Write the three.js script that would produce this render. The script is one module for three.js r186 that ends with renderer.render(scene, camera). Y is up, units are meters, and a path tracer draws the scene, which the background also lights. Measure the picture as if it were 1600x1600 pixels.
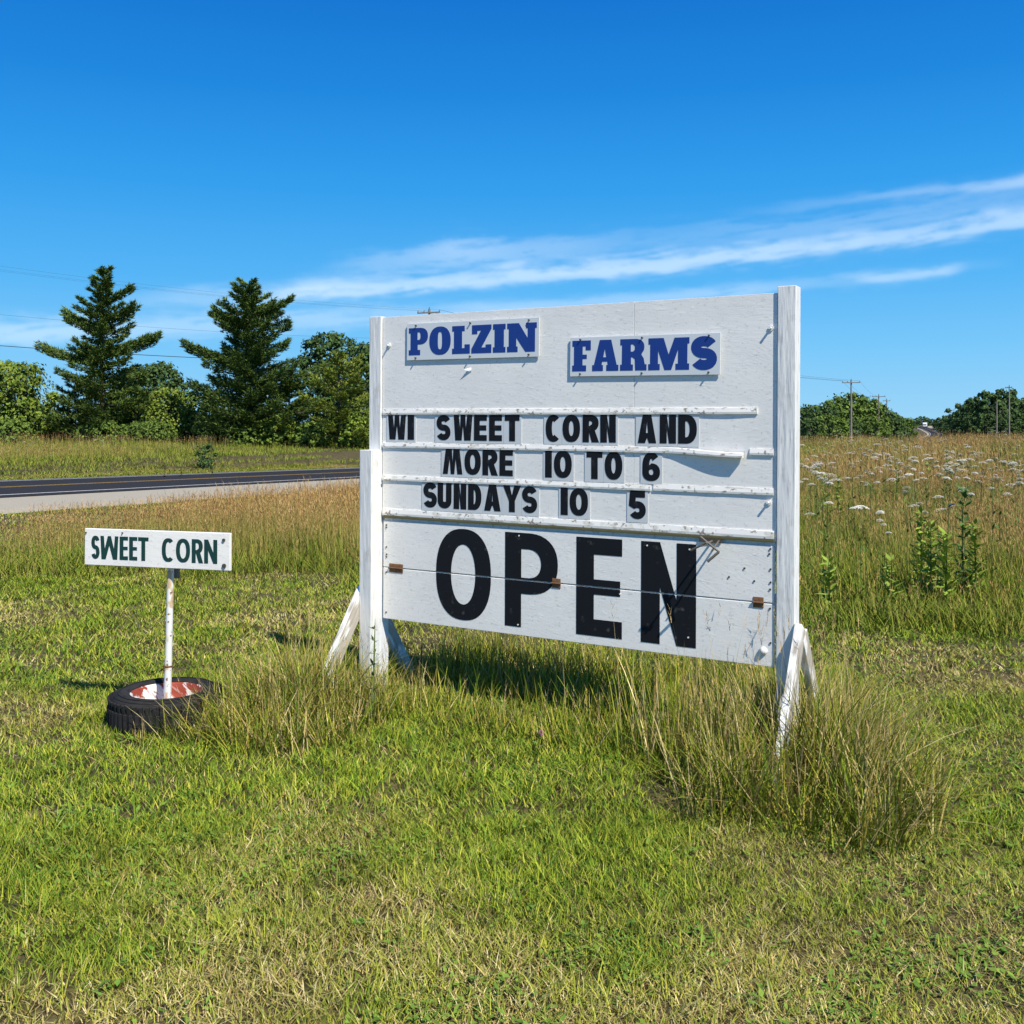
import * as THREE from 'three';
import { mergeGeometries } from 'three/addons/utils/BufferGeometryUtils.js';
import { RoundedBoxGeometry } from 'three/addons/geometries/RoundedBoxGeometry.js';
import { Brush, Evaluator, INTERSECTION } from 'three-bvh-csg';

// ---------------------------------------------------------------- camera, sky, sun, exposure
const scene = new THREE.Scene();
const EYE = 1.64, FPX = 1580, HOR = 665;                 // eye height (m), focal length and horizon row on a 1600 px frame
const camera = new THREE.PerspectiveCamera(2 * Math.atan(800 / FPX) * 180 / Math.PI, 1, 0.05, 6000);
camera.position.set(0, EYE, 0);
camera.setViewOffset(1600, 1600, 0, 800 - HOR, 1600, 1600);   // level camera, lens shifted down a little
const renderer = new THREE.WebGLRenderer({ antialias: true });
renderer.toneMapping = THREE.LinearToneMapping;
renderer.toneMappingExposure = 1.22;
renderer.shadowMap.enabled = true;

const R = (d) => d * Math.PI / 180;
function rng(seed) { let a = seed >>> 0; return () => { a = (a + 0x6D2B79F5) | 0; let t = Math.imul(a ^ (a >>> 15), 1 | a); t = (t + Math.imul(t ^ (t >>> 7), 61 | t)) ^ t; return ((t ^ (t >>> 14)) >>> 0) / 4294967296; }; }
const clamp = (x, a = 0, b = 1) => Math.min(b, Math.max(a, x));
const sstep = (a, b, x) => { const t = clamp((x - a) / (b - a)); return t * t * (3 - 2 * t); };
const lerp = (a, b, t) => a + (b - a) * t;
const hash2 = (x, y, s = 0) => { let h = Math.imul(x | 0, 374761393) ^ Math.imul(y | 0, 668265263) ^ Math.imul(s | 0, 1274126177); h = Math.imul(h ^ (h >>> 13), 1274126177); return ((h ^ (h >>> 16)) >>> 0) / 4294967296; };
function vnoise(x, y, s = 0, px = 0, py = 0) {           // value noise, tileable with period px, py
  const xi = Math.floor(x), yi = Math.floor(y), fx = x - xi, fy = y - yi, u = fx * fx * (3 - 2 * fx), v = fy * fy * (3 - 2 * fy);
  const w = (a, p) => p ? ((a % p) + p) % p : a;
  const h = (i, j) => hash2(w(i, px), w(j, py), s);
  return lerp(lerp(h(xi, yi), h(xi + 1, yi), u), lerp(h(xi, yi + 1), h(xi + 1, yi + 1), u), v);
}
function fbm(x, y, o = 4, s = 0, px = 0, py = 0) { let a = 0, k = 0.5, n = 0; for (let i = 0; i < o; i++) { a += k * vnoise(x, y, s + i, px, py); n += k; x *= 2; y *= 2; px *= 2; py *= 2; k *= 0.5; } return a / n; }

// sky: clear summer air with thin cirrus streaks, laid out by azimuth (right of the camera's heading) and elevation
const SKYSTOPS = [[-90, .13, .22, .26], [-1, .27, .50, .68], [0.5, .27, .545, .77], [4, .165, .48, .79], [8, .078, .38, .76], [13, .030, .285, .70], [18, .013, .205, .61], [24, .006, .138, .51], [40, .005, .10, .42], [90, .005, .08, .34]];
function skyColor(el) { let i = 0; while (i < SKYSTOPS.length - 2 && SKYSTOPS[i + 1][0] < el) i++; const a = SKYSTOPS[i], b = SKYSTOPS[i + 1], t = clamp((el - a[0]) / (b[0] - a[0])); return [1, 2, 3].map((k) => lerp(a[k], b[k], t)); }
function streak(az, el, pts, wUp, wDn, seed) {
  if (az < pts[0][0] || az > pts[pts.length - 1][0]) return 0;
  let i = 0; while (i < pts.length - 2 && pts[i + 1][0] < az) i++;
  const t = (az - pts[i][0]) / (pts[i + 1][0] - pts[i][0]), st = t * t * (3 - 2 * t);
  const c = lerp(pts[i][1], pts[i + 1][1], st * .5 + t * .5), a = lerp(pts[i][2], pts[i + 1][2], st), d0 = el - c;
  if (d0 > wUp * 3.4 + .4 || d0 < -wDn * 3.4 - .4) return 0;
  const d = d0 + 0.55 * (fbm(az * 0.35, el * 1.2, 3, seed) - 0.5), w = d > 0 ? wUp : wDn;
  const q = el - .115 * az, fib = fbm(az * .42 + q * .8, q * 5.5 + fbm(az * .3, q * 1.6, 2, seed + 5) * 2.2, 5, seed + 9), puff = fbm(az * 1.1, el * 2.6, 4, seed + 15);
  const body = Math.exp(-d * d / (w * w)), shred = clamp((fib * .65 + puff * .35 - .5 + (body - .45) * .42) * 3.2 + .42);
  return a * body * (.14 + .98 * shred);
}
function cirrus(az, el) {
  let c = 0;
  c += streak(az, el, [[-17, 6.2, 0], [-10.8, 7.3, .42], [-3.6, 8.0, .5], [7.2, 8.8, .52], [14.2, 9.3, .48], [20.8, 9.7, .42], [27, 10.2, .46], [38, 11.4, .3], [52, 12.5, 0]], 0.8, 0.5, 21);
  c += streak(az, el, [[-12, 8.2, 0], [-7, 9.2, .2], [-3, 9.9, .34], [1.2, 9.8, .22], [8, 10.4, .1], [18, 10.6, .16], [25, 11.6, .14], [34, 13, 0]], 0.8, 1.2, 33);
  c += streak(az, el, [[11, 11.6, 0], [17, 11.8, .1], [22, 12.0, .2], [28, 12.3, .28], [38, 13, 0]], 0.35, 0.3, 47);
  c += streak(az, el, [[17, 8.2, 0], [20.4, 7.9, .3], [23, 7.95, .36], [24.6, 8.1, .05], [27, 8.1, 0]], 0.35, 0.3, 55);
  c += streak(az, el, [[-9, 6.2, 0], [0, 6.7, .24], [12, 7.3, .3], [18, 7.7, .12], [24, 8, 0]], 0.5, 0.5, 61);
  c += streak(az, el, [[-50, 3.4, 0], [-32, 4.5, .4], [-25, 4.8, .42], [-17, 5.4, .3], [-11, 5.8, .3], [-4, 6.1, .2], [6, 6.3, 0]], 0.9, 0.7, 73);
  c += streak(az, el, [[-24, 6.2, 0], [-17, 7.0, .2], [-12, 7.4, .22], [-6, 7.9, 0]], 0.5, 0.7, 81);
  const far = Math.abs(az) < 36 || el > 60 ? 0 : Math.max(0, fbm(az / 16, el / 3.2 + az * 0.012, 4, 91) - 0.52) * 1.5 * sstep(3, 7, el) * (1 - sstep(30, 60, el)) * sstep(36, 60, Math.abs(az));
  return clamp(c + far, 0, 0.85);
}
{
  const W = 4096, H = 2048, data = new Float32Array(W * H * 4);
  for (let j = 0; j < H; j++) {
    const el = ((j + 0.5) / H - 0.5) * 180;
    for (let i = 0; i < W; i++) {
      const phi = ((i + 0.5) / W - 0.5) * 2 * Math.PI;              // three.js: u = atan2(z, x) / 2pi + 0.5
      let az = Math.atan2(Math.cos(phi), -Math.sin(phi)) * 180 / Math.PI;
      const c = skyColor(el), k = el > 1.5 && el < 70 ? cirrus(az, el) : 0;
      const o = (j * W + i) * 4, white = [.64, .79, .93];
      for (let q = 0; q < 3; q++) data[o + q] = lerp(c[q], white[q], k);
      data[o + 3] = 1;
    }
  }
  const sky = new THREE.DataTexture(data, W, H, THREE.RGBAFormat, THREE.FloatType);
  sky.mapping = THREE.EquirectangularReflectionMapping; sky.magFilter = THREE.LinearFilter; sky.minFilter = THREE.LinearFilter; sky.wrapS = THREE.RepeatWrapping; sky.needsUpdate = true;
  scene.background = sky; scene.environment = sky;
}
const sun = new THREE.DirectionalLight(new THREE.Color(1, .945, .83), 5);
const SUN = new THREE.Vector3(.353, .766, .537).normalize();
sun.position.copy(SUN).multiplyScalar(120).add(new THREE.Vector3(0, 0, -20)); sun.target.position.set(0, 0, -20);
sun.castShadow = true; sun.shadow.mapSize.set(4096, 4096); Object.assign(sun.shadow.camera, { left: -60, right: 60, top: 60, bottom: -60, near: 1, far: 400 }); sun.shadow.radius = 1;
scene.add(sun, sun.target);

// ---------------------------------------------------------------- helpers
const taken = {};
function numbered(n) { if (!(n in taken)) { taken[n] = 0; return n; } taken[n]++; return n + '_' + String(taken[n]).padStart(3, '0'); }
function tag(o, label, category, group, kind) { if (label) o.userData.label = label; if (category) o.userData.category = category; if (group) o.userData.group = group; if (kind) o.userData.kind = kind; return o; }
function mesh(name, geo, mat, parent) { const m = new THREE.Mesh(geo, mat); m.castShadow = m.receiveShadow = true; if (parent) { m.name = name; parent.add(m); } else { m.name = numbered(name); scene.add(m); } return m; }
function thing(name, label, category, group) { const g = new THREE.Group(); g.name = numbered(name); scene.add(g); return tag(g, label, category, group); }
function copy(o, label) { const c = o.clone(); c.name = numbered(o.name.replace(/_\d{3}$/, '')); scene.add(c); if (label) c.userData.label = label; return c; }
const col = (r, g, b) => new THREE.Color().setRGB(r, g, b);
function mat(o) { return new THREE.MeshStandardMaterial(o); }
function uvBox(g, s = 1) {                                  // uv in metres by the dominant axis of each face
  if (g.index) g = g.toNonIndexed();
  const p = g.attributes.position, uv = new Float32Array(p.count * 2), a = new THREE.Vector3(), b = new THREE.Vector3(), c = new THREE.Vector3();
  for (let i = 0; i < p.count; i += 3) {
    a.fromBufferAttribute(p, i); b.fromBufferAttribute(p, i + 1); c.fromBufferAttribute(p, i + 2);
    const n = b.clone().sub(a).cross(c.clone().sub(a)); const ax = Math.abs(n.x), ay = Math.abs(n.y), az = Math.abs(n.z);
    [a, b, c].forEach((v, k) => { const u = az >= ax && az >= ay ? [v.x, v.y] : ax >= ay ? [v.z + .37, v.y] : [v.x, v.z + .53]; uv[(i + k) * 2] = u[0] / s; uv[(i + k) * 2 + 1] = u[1] / s; });
  }
  g.setAttribute('uv', new THREE.BufferAttribute(uv, 2)); return g;
}
function box(w, h, d, x, y, z, bev = 0.003) { const g = bev ? new RoundedBoxGeometry(w, h, d, 1, Math.min(bev, w / 2.1, h / 2.1, d / 2.1)) : new THREE.BoxGeometry(w, h, d); g.translate(x, y, z); return uvBox(g); }
function tex(w, h, fn, srgb = true) {
  const d = new Uint8Array(w * h * 4);
  for (let j = 0; j < h; j++) for (let i = 0; i < w; i++) { const c = fn(i / w, j / h), o = (j * w + i) * 4; if (typeof c === 'number') { d[o] = d[o + 1] = d[o + 2] = clamp(c) * 255; } else for (let q = 0; q < 3; q++) d[o + q] = clamp(srgb ? Math.pow(clamp(c[q]), 1 / 2.2) : c[q]) * 255; d[o + 3] = 255; }
  const t = new THREE.DataTexture(d, w, h); t.wrapS = t.wrapT = THREE.RepeatWrapping; t.magFilter = THREE.LinearFilter; t.minFilter = THREE.LinearMipmapLinearFilter; t.generateMipmaps = true; if (srgb) t.colorSpace = THREE.SRGBColorSpace; t.needsUpdate = true; return t;
}
const mix3 = (a, b, t) => [lerp(a[0], b[0], t), lerp(a[1], b[1], t), lerp(a[2], b[2], t)];
function cyl(a, b, r0, r1, n = 8) { const v = b.clone().sub(a), g = new THREE.CylinderGeometry(r1, r0, v.length(), n, 1); g.translate(0, v.length() / 2, 0); g.applyQuaternion(new THREE.Quaternion().setFromUnitVectors(new THREE.Vector3(0, 1, 0), v.clone().normalize())); g.translate(a.x, a.y, a.z); return g; }
const V = (x, y, z) => new THREE.Vector3(x, y, z);
const clean = (list) => mergeGeometries(list.map((g) => { g = g.index ? g.toNonIndexed() : g; for (const k of Object.keys(g.attributes)) if (!['position', 'normal'].includes(k)) g.deleteAttribute(k); return g; }));

// ---------------------------------------------------------------- terrain (X right, D ahead of the camera; world z = -D)
const AR = R(23.9), SA = Math.sin(AR), CA = Math.cos(AR);              // heading of the road
const toUS = (X, D) => [-X * CA + D * SA, X * SA + D * CA];
const fromUS = (u, s) => [-u * CA + s * SA, u * SA + s * CA];
function curve(pts, x) { let i = 0; while (i < pts.length - 2 && pts[i + 1][0] < x) i++; const p = (k) => pts[clamp(k, 0, pts.length - 1)], a = p(i), b = p(i + 1), m = (k) => { const q = p(k - 1), r = p(k + 1); return (r[1] - q[1]) / Math.max(1e-6, r[0] - q[0]); }; const h = b[0] - a[0], t = clamp((x - a[0]) / h), t2 = t * t, t3 = t2 * t; return (2 * t3 - 3 * t2 + 1) * a[1] + (t3 - 2 * t2 + t) * h * m(i) + (-2 * t3 + 3 * t2) * b[1] + (t3 - t2) * h * m(i + 1); }
const UC = [[-100, 24.1], [60, 24.1], [150, 24.1], [300, 16], [445, 8], [640, 16], [843, 27], [1200, 30], [4000, 30]];
const RY = [[-100, 1.2], [-40, 1.02], [0, .28], [80, -1.2], [150, -2.5], [230, -3.7], [320, -3.7], [445, -2.55], [640, -.9], [843, .62], [1200, 2.2], [4000, 6]];
const roadU = (s) => curve(UC, s), roadY = (s) => curve(RY, s);
function natural(X, D, u, s) {
  const far = sstep(38, 165, D);
  let y = lerp(0, roadY(Math.max(s, 0)) + .5 + 2.2 * (fbm(X / 90, D / 90, 3, 5) - .5), far);
  y += .42 * sstep(9, 24, X) * sstep(11, 40, D) * (1 - sstep(44, 100, D));
  y += .30 * sstep(33, 60, u) * (1 - sstep(80, 160, D));
  y += .05 * (fbm(X / 2.2, D / 2.2, 3, 6) - .5) + .22 * (fbm(X / 9, D / 9, 2, 7) - .5) * sstep(9, 20, D);
  return y;
}
function ground(X, D) {
  const [u, s] = toUS(X, D), d = Math.abs(u - roadU(s)), w = 1 - sstep(7.4, 12.5, d);
  return lerp(natural(X, D, u, s), roadY(s) - .10, w);
}
const at = (X, D, lift = 0) => V(X, ground(X, D) + lift, -D);
const atPx = (px, D) => (px - 800) / FPX * D;                           // X of a picture column at depth D

{
  const us = [], ss = [];
  for (let i = -46; i <= 46; i++) us.push(24.1 + Math.sinh(i / 46 * 6.0) * 15.5);
  for (const k of [-7.5, 7.5, -7.9, 7.9, -9, 9, -10.5, 10.5, -12.5, 12.5]) us.push(24.1 + k);
  us.sort((a, b) => a - b);
  for (let j = 0; j <= 130; j++) ss.push(-45 + 4 + Math.sinh(j / 130 * 6.2) * 14.5);
  const pos = [], uv = [], cl = [], idx = [];
  ss.forEach((s) => us.forEach((u0) => {
    const u = u0 + roadU(s) - 24.1, [X, D] = fromUS(u, s); const y = ground(X, D);
    pos.push(X, y, -D); uv.push(X / 2, D / 2);
    const n = fbm(X / 11, D / 11, 3, 12);
    cl.push(...mix3([.66, .66, .34], [.52, .50, .26], n));
  }));
  const n = us.length;
  for (let j = 0; j < ss.length - 1; j++) for (let i = 0; i < n - 1; i++) { const a = j * n + i, b = a + 1, c = a + n, d = c + 1; idx.push(a, c, b, b, c, d); }
  const g = new THREE.BufferGeometry(); g.setAttribute('position', new THREE.Float32BufferAttribute(pos, 3)); g.setAttribute('uv', new THREE.Float32BufferAttribute(uv, 2)); g.setAttribute('color', new THREE.Float32BufferAttribute(cl, 3)); g.setIndex(idx); g.computeVertexNormals();
  const t = tex(512, 512, (x, y) => { const a = fbm(x * 10, y * 10, 5, 3, 10, 10), b = fbm(x * 90, y * 60, 2, 8, 90, 60), c = fbm(x * 30, y * 44, 3, 15, 30, 44); return mix3(mix3([.06, .046, .026], [.125, .097, .054], a), [.30, .24, .13], clamp((b - .52) * 3) * .8 + clamp((c - .55) * 3) * .4); });
  const bt = tex(512, 512, (x, y) => fbm(x * 60, y * 60, 4, 4, 60, 60), false);
  const m = mesh('ground', g, mat({ map: t, bumpMap: bt, bumpScale: .02, vertexColors: true, roughness: 1 })); tag(m, 'earth with dry thatch beneath the mown grass', 'ground', null, 'structure');
}
// ---------------------------------------------------------------- road
function ribbon(o0, o1, lift, s0, s1, step, drop = 0) {                // strip between lateral offsets o0..o1 from the road's middle
  const pos = [], uv = [], idx = []; let j = 0;
  const cols = drop ? [[o0 - drop, -.34], [o0, 0], [o1, 0], [o1 + drop, -.34]] : [[o0, 0], [o1, 0]];
  for (let s = s0; s <= s1; s += step(s), j++) { const uc = roadU(s), y = roadY(s) + lift; for (const [o, dy] of cols) { const [X, D] = fromUS(uc + o, s); pos.push(X, y + dy, -D); uv.push(o / 2, s / 2); } if (j) for (let k = 0; k < cols.length - 1; k++) { const b = j * cols.length + k, a = b - cols.length; idx.push(a, a + 1, b, a + 1, b + 1, b); } }
  const g = new THREE.BufferGeometry(); g.setAttribute('position', new THREE.Float32BufferAttribute(pos, 3)); g.setAttribute('uv', new THREE.Float32BufferAttribute(uv, 2)); g.setIndex(idx); g.computeVertexNormals(); return g;
}
const rstep = (s) => s < 120 ? 3 : 12;
{
  const gravel = tex(512, 512, (x, y) => { const a = fbm(x * 160, y * 160, 2, 31, 160, 160), b = fbm(x * 14, y * 14, 3, 32, 14, 14); return mix3(mix3([.25, .215, .155], [.50, .45, .345], a), [.34, .30, .22], b * .5); });
  const asph = tex(512, 512, (x, y) => { const a = fbm(x * 180, y * 180, 2, 41, 180, 180), b = fbm(x * 8, y * 20, 3, 42, 8, 20); return mix3([.014, .015, .018], [.036, .037, .041], a * .7 + b * .3); });
  const paint = (c, s) => tex(256, 256, (x, y) => mix3(c, [.10, .09, .08], clamp((fbm(x * 60, y * 60, 3, s, 60, 60) - .58) * 5) * .6));
  tag(mesh('gravel_shoulder', ribbon(-7.0, 4.75, 0, -40, 1100, rstep, .4), mat({ map: gravel, bumpMap: gravel, bumpScale: .012, roughness: 1 })), 'pale gravel shoulder along the asphalt road', 'shoulder', null, 'structure');
  const road = mesh('road', ribbon(-3.95, 3.95, .03, -40, 1100, rstep, .04), new THREE.MeshPhysicalMaterial({ map: asph, roughness: 1, specularIntensity: .15 })); tag(road, 'dark asphalt two-lane road behind the signs', 'road', null, 'structure');
  const wm = mat({ map: paint([.62, .62, .60], 51), roughness: .7 }), ym = mat({ map: paint([.62, .36, .05], 52), roughness: .7 });
  mesh('edge_line', ribbon(-3.42, -3.27, .035, -40, 1100, rstep), wm, road); mesh('edge_line', ribbon(3.27, 3.42, .035, -40, 1100, rstep), wm, road);
  mesh('centre_line', ribbon(-.16, -.08, .035, -40, 1100, rstep), ym, road); mesh('centre_line', ribbon(.08, .16, .035, -40, 1100, rstep), ym, road);
}

// ---------------------------------------------------------------- lettering: outlines drawn as shapes
const sup = (cx, cy, rx, ry, a, p = 2.5) => { const c = Math.cos(a), s = Math.sin(a); return [cx + rx * Math.sign(c) * Math.pow(Math.abs(c), 2 / p), cy + ry * Math.sign(s) * Math.pow(Math.abs(s), 2 / p)]; };
const arcPts = (cx, cy, rx, ry, a0, a1, n = 14, p = 2.5) => Array.from({ length: n + 1 }, (_, i) => sup(cx, cy, rx, ry, R(lerp(a0, a1, i / n)), p));
function strip(line, t) {                                             // even stroke round a centre line
  const L = [], Q = [];
  line.forEach((p, i) => { const a = line[Math.max(0, i - 1)], b = line[Math.min(line.length - 1, i + 1)]; let d0 = [p[0] - a[0], p[1] - a[1]], d1 = [b[0] - p[0], b[1] - p[1]]; const nz = (d) => { const l = Math.hypot(...d); return l < 1e-9 ? null : [d[0] / l, d[1] / l]; }; d0 = nz(d0) || nz(d1); d1 = nz(d1) || d0; let n = [-(d0[1] + d1[1]), d0[0] + d1[0]]; const l = Math.hypot(...n); n = [n[0] / l, n[1] / l]; const k = t / 2 / Math.max(.5, n[0] * -d0[1] + n[1] * d0[0]); L.push([p[0] + n[0] * k, p[1] + n[1] * k]); Q.push([p[0] - n[0] * k, p[1] - n[1] * k]); });
  return [...L, ...Q.reverse()];
}
const sLine = (w, h, t) => { const ry = (h - t) / 4, rx = (w - t) / 2; return [...arcPts(w / 2, h - t / 2 - ry, rx, ry, 22, 262, 16, 2.2), ...arcPts(w / 2, t / 2 + ry, rx, ry, 82, -158, 16, 2.2)]; };
function gothic(ch, w, h, t) {                                        // [outline, ...holes] of a plain block capital
  const v = t * .86, m = h * .5;
  switch (ch) {
    case 'I': case '1': return [[[0, 0], [w, 0], [w, h], [0, h]]];
    case 'E': return [[[0, 0], [w, 0], [w, v], [t, v], [t, m - v * .45], [w * .96, m - v * .45], [w * .96, m + v * .45], [t, m + v * .45], [t, h - v], [w, h - v], [w, h], [0, h]]];
    case 'T': return [[[w / 2 - t / 2, 0], [w / 2 + t / 2, 0], [w / 2 + t / 2, h - v], [w, h - v], [w, h], [0, h], [0, h - v], [w / 2 - t / 2, h - v]]];
    case 'O': case '0': return [arcPts(w / 2, m, w / 2, h / 2, 0, 354, 59, 2.35), arcPts(w / 2, m, w / 2 - t, h / 2 - v, 0, 350, 35, 2.1)];
    case 'C': return [[...arcPts(w / 2, m, w / 2, h / 2, 48, 312, 40, 2.4), ...arcPts(w / 2, m, w / 2 - t, h / 2 - v, 304, 56, 30, 2.2)]];
    case 'S': return [strip(sLine(w, h, t * .93), t * .93)];
    case '5': { const r = h * .315, b = t * .93; return [strip([[w * .95, h - b / 2], [b * .62, h - b / 2], [b * .5, h * .53], ...arcPts(w / 2, r, (w - b) / 2, r - b / 2, 122, -150, 22, 2.2)], b)]; }
    case '6': { const r = h * .31; return [[...arcPts(w / 2, m, w / 2, h / 2, 42, 180, 20, 2.35), ...arcPts(w / 2, r, w / 2, r, 186, 450, 30, 2.3), [t * 1.05, h * .555], ...arcPts(w / 2, m, w / 2 - t, h / 2 - v, 168, 46, 14, 2.2)], arcPts(w / 2, r, w / 2 - t * .95, r - v * .95, 0, 350, 30, 2.1)]; }
    case 'U': return [strip([[t / 2, h], [t / 2, w * .5], ...arcPts(w / 2, w * .5, (w - t) / 2, w * .5 - t / 2, 190, 350, 16, 2.4), [w - t / 2, w * .5], [w - t / 2, h]], t)];
    case 'D': return [[[0, 0], [w * .42, 0], ...arcPts(w * .42, m, w * .58, h / 2, -88, 88, 22, 2.3), [w * .42, h], [0, h]], [[t, v], [w * .42, v], ...arcPts(w * .42, m, w * .58 - t, h / 2 - v, -85, 85, 18, 2.2), [w * .42, h - v], [t, h - v]]];
    case 'P': return [[[0, 0], [t, 0], [t, h * .355], [w * .45, h * .355], ...arcPts(w * .45, h * .678, w * .55, h * .322, -86, 86, 18, 2.3), [w * .45, h], [0, h]], [[t, h * .355 + v], [w * .45, h * .355 + v], ...arcPts(w * .45, h * .678, w * .55 - t, h * .322 - v, -84, 84, 14, 2.2), [w * .45, h - v], [t, h - v]]];
    case 'R': return [[[0, 0], [t, 0], [t, h * .40], [w * .38, h * .40], [w - t * 1.12, 0], [w, 0], [w * .74, h * .44], ...arcPts(w * .45, h * .70, w * .52, h * .30, -52, 86, 16, 2.3), [w * .45, h], [0, h]], [[t, h * .42 + v * .8], [w * .45, h * .42 + v * .8], ...arcPts(w * .45, h * .705, w * .52 - t, h * .295 - v, -80, 84, 14, 2.2), [w * .45, h - v], [t, h - v]]];
    case 'A': { const a = t * 1.06; return [[[0, 0], [a, 0], [a * 1.28, h * .2], [w - a * 1.28, h * .2], [w - a, 0], [w, 0], [w / 2 + t * .62, h], [w / 2 - t * .62, h]], [[a * 1.42, h * .36], [w - a * 1.42, h * .36], [w / 2, h * .78]]]; }
    case 'N': return [[[0, 0], [t, 0], [t, h * .56], [w - t, 0], [w, 0], [w, h], [w - t, h], [w - t, h * .44], [t, h], [0, h]]];
    case 'M': return [[[0, 0], [t * .9, 0], [t * 1.25, h * .62], [w * .41, 0], [w * .59, 0], [w - t * 1.25, h * .62], [w - t * .9, 0], [w, 0], [w - t * .55, h], [w - t * 1.65, h], [w / 2, h * .40], [t * 1.65, h], [t * .55, h]]];
    case 'W': return [[[t * .3, 0], [t * 1.45, 0], [w / 2, h * .60], [w - t * 1.45, 0], [w - t * .3, 0], [w, h], [w - t * .92, h], [w - t * 1.18, h * .44], [w / 2 + t * .42, h], [w / 2 - t * .42, h], [t * 1.18, h * .44], [t * .92, h], [0, h]]];
    case 'Y': return [[[w / 2 - t / 2, 0], [w / 2 + t / 2, 0], [w / 2 + t / 2, h * .42], [w, h], [w - t * 1.15, h], [w / 2, h * .62], [t * 1.15, h], [0, h], [w / 2 - t / 2, h * .42]]];
  }
}
const SLAB = {
  P: [.77, [[0, 0], [.46, 0], [.46, .19], [.36, .19], [.36, .39], [.45, .39], ...arcPts(.45, .695, .32, .305, -85, 85, 14, 2.3), [.45, 1], [0, 1], [0, .81], [.07, .81], [.07, .19], [0, .19]], [[.35, .56], [.40, .56], ...arcPts(.40, .70, .075, .14, -80, 80, 8), [.40, .84], [.35, .84]]],
  O: [.84, arcPts(.42, .5, .42, .515, 0, 354, 59, 2.3), arcPts(.42, .5, .085, .315, 0, 350, 35, 3)],
  L: [.68, [[0, 0], [.68, 0], [.68, .33], [.48, .33], [.48, .2], [.38, .2], [.38, .81], [.48, .81], [.48, 1], [0, 1], [0, .81], [.07, .81], [.07, .19], [0, .19]]],
  Z: [.75, [[0, 0], [.75, 0], [.75, .3], [.54, .3], [.54, .2], [.38, .2], [.75, .85], [.75, 1], [.02, 1], [.02, .68], [.22, .68], [.22, .8], [.36, .8], [0, .16]]],
  I: [.46, [[0, 0], [.46, 0], [.46, .19], [.4, .19], [.4, .81], [.46, .81], [.46, 1], [0, 1], [0, .81], [.06, .81], [.06, .19], [0, .19]]],
  N: [1.06, [[0, 0], [.38, 0], [.38, .19], [.33, .19], [.33, .5], [.66, 0], [1, 0], [1, .81], [1.06, .81], [1.06, 1], [.68, 1], [.68, .81], [.74, .81], [.74, .47], [.42, 1], [0, 1], [0, .81], [.06, .81], [.06, .19], [0, .19]]],
  F: [.66, [[0, 0], [.5, 0], [.5, .19], [.37, .19], [.37, .4], [.52, .4], [.52, .54], [.37, .54], [.37, .81], [.48, .81], [.48, .68], [.66, .68], [.66, 1], [0, 1], [0, .81], [.06, .81], [.06, .19], [0, .19]]],
  A: [.92, [[0, 0], [.38, 0], [.38, .19], [.33, .19], [.35, .3], [.53, .3], [.55, .19], [.5, .19], [.5, 0], [.92, 0], [.92, .19], [.86, .19], [.66, 1], [.26, 1], [.06, .19], [0, .19]], [[.385, .44], [.495, .44], [.44, .72]]],
  R: [.9, [[0, 0], [.44, 0], [.44, .19], [.37, .19], [.37, .42], [.42, .42], [.5, .36], [.52, 0], [.9, 0], [.9, .19], [.84, .19], [.8, .38], [.72, .5], ...arcPts(.5, .74, .32, .26, -38, 86, 12, 2.3), [.5, 1], [0, 1], [0, .81], [.06, .81], [.06, .19], [0, .19]], [[.36, .6], [.44, .6], [.5, .66], [.5, .77], [.44, .83], [.36, .83]]],
  M: [1.34, [[0, 0], [.38, 0], [.38, .19], [.32, .19], [.32, .62], [.54, 0], [.76, 0], [.98, .64], [.98, .19], [.9, .19], [.9, 0], [1.34, 0], [1.34, .19], [1.28, .19], [1.28, .81], [1.34, .81], [1.34, 1], [.86, 1], [.67, .48], [.5, 1], [0, 1], [0, .81], [.06, .81], [.06, .19], [0, .19]]],
  S: [.82, strip(sLine(.82, 1.04, .31).map(([x, y]) => [x, y - .02]), .31)],
};
function letterGeo(outline, depth, sx = 1, sy = 1) {
  const vs = (l) => l.map(([x, y]) => new THREE.Vector2(x * sx, y * sy)), sh = new THREE.Shape(vs(outline[0]));
  for (const h of outline.slice(1)) sh.holes.push(new THREE.Path(vs(h)));
  return uvBox(new THREE.ExtrudeGeometry(sh, { depth, bevelEnabled: false }));
}

// ---------------------------------------------------------------- painted wood, metal
const ply = tex(1024, 1024, (x, y) => {                                // white paint on plywood: specks, thin dirty streaks, worn flecks
  const sp = fbm(x * 120, y * 90, 2, 63, 120, 90), bl = fbm(x * 5, y * 9, 4, 64, 5, 9), fleck = clamp((fbm(x * 70, y * 130, 3, 65, 70, 130) - .70) * 14);
  return mix3(mix3([.88, .86, .815], [.79, .775, .74], clamp(bl * 1.3 - .25)), [.42, .40, .37], fleck * .3 + clamp((sp - .78) * 5) * .3);
});
const plyBump = tex(1024, 1024, (x, y) => { const w = fbm(x * 6, y * 30, 3, 66, 6, 30); return .5 + .5 * Math.sin((y * 46 + w * 3.4 + fbm(x * 5, y * 5, 3, 67, 5, 5) * 7) * 6.283) * .18 * fbm(x * 7, y * 12, 2, 70, 7, 12) + .45 * (fbm(x * 22, y * 60, 4, 68, 22, 60) - .5) + .5 * clamp((fbm(x * 18, y * 40, 3, 69, 18, 40) - .70) * 5); }, false);
const boardMat = mat({ map: ply, bumpMap: plyBump, bumpScale: .0010, roughness: .55 });
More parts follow.
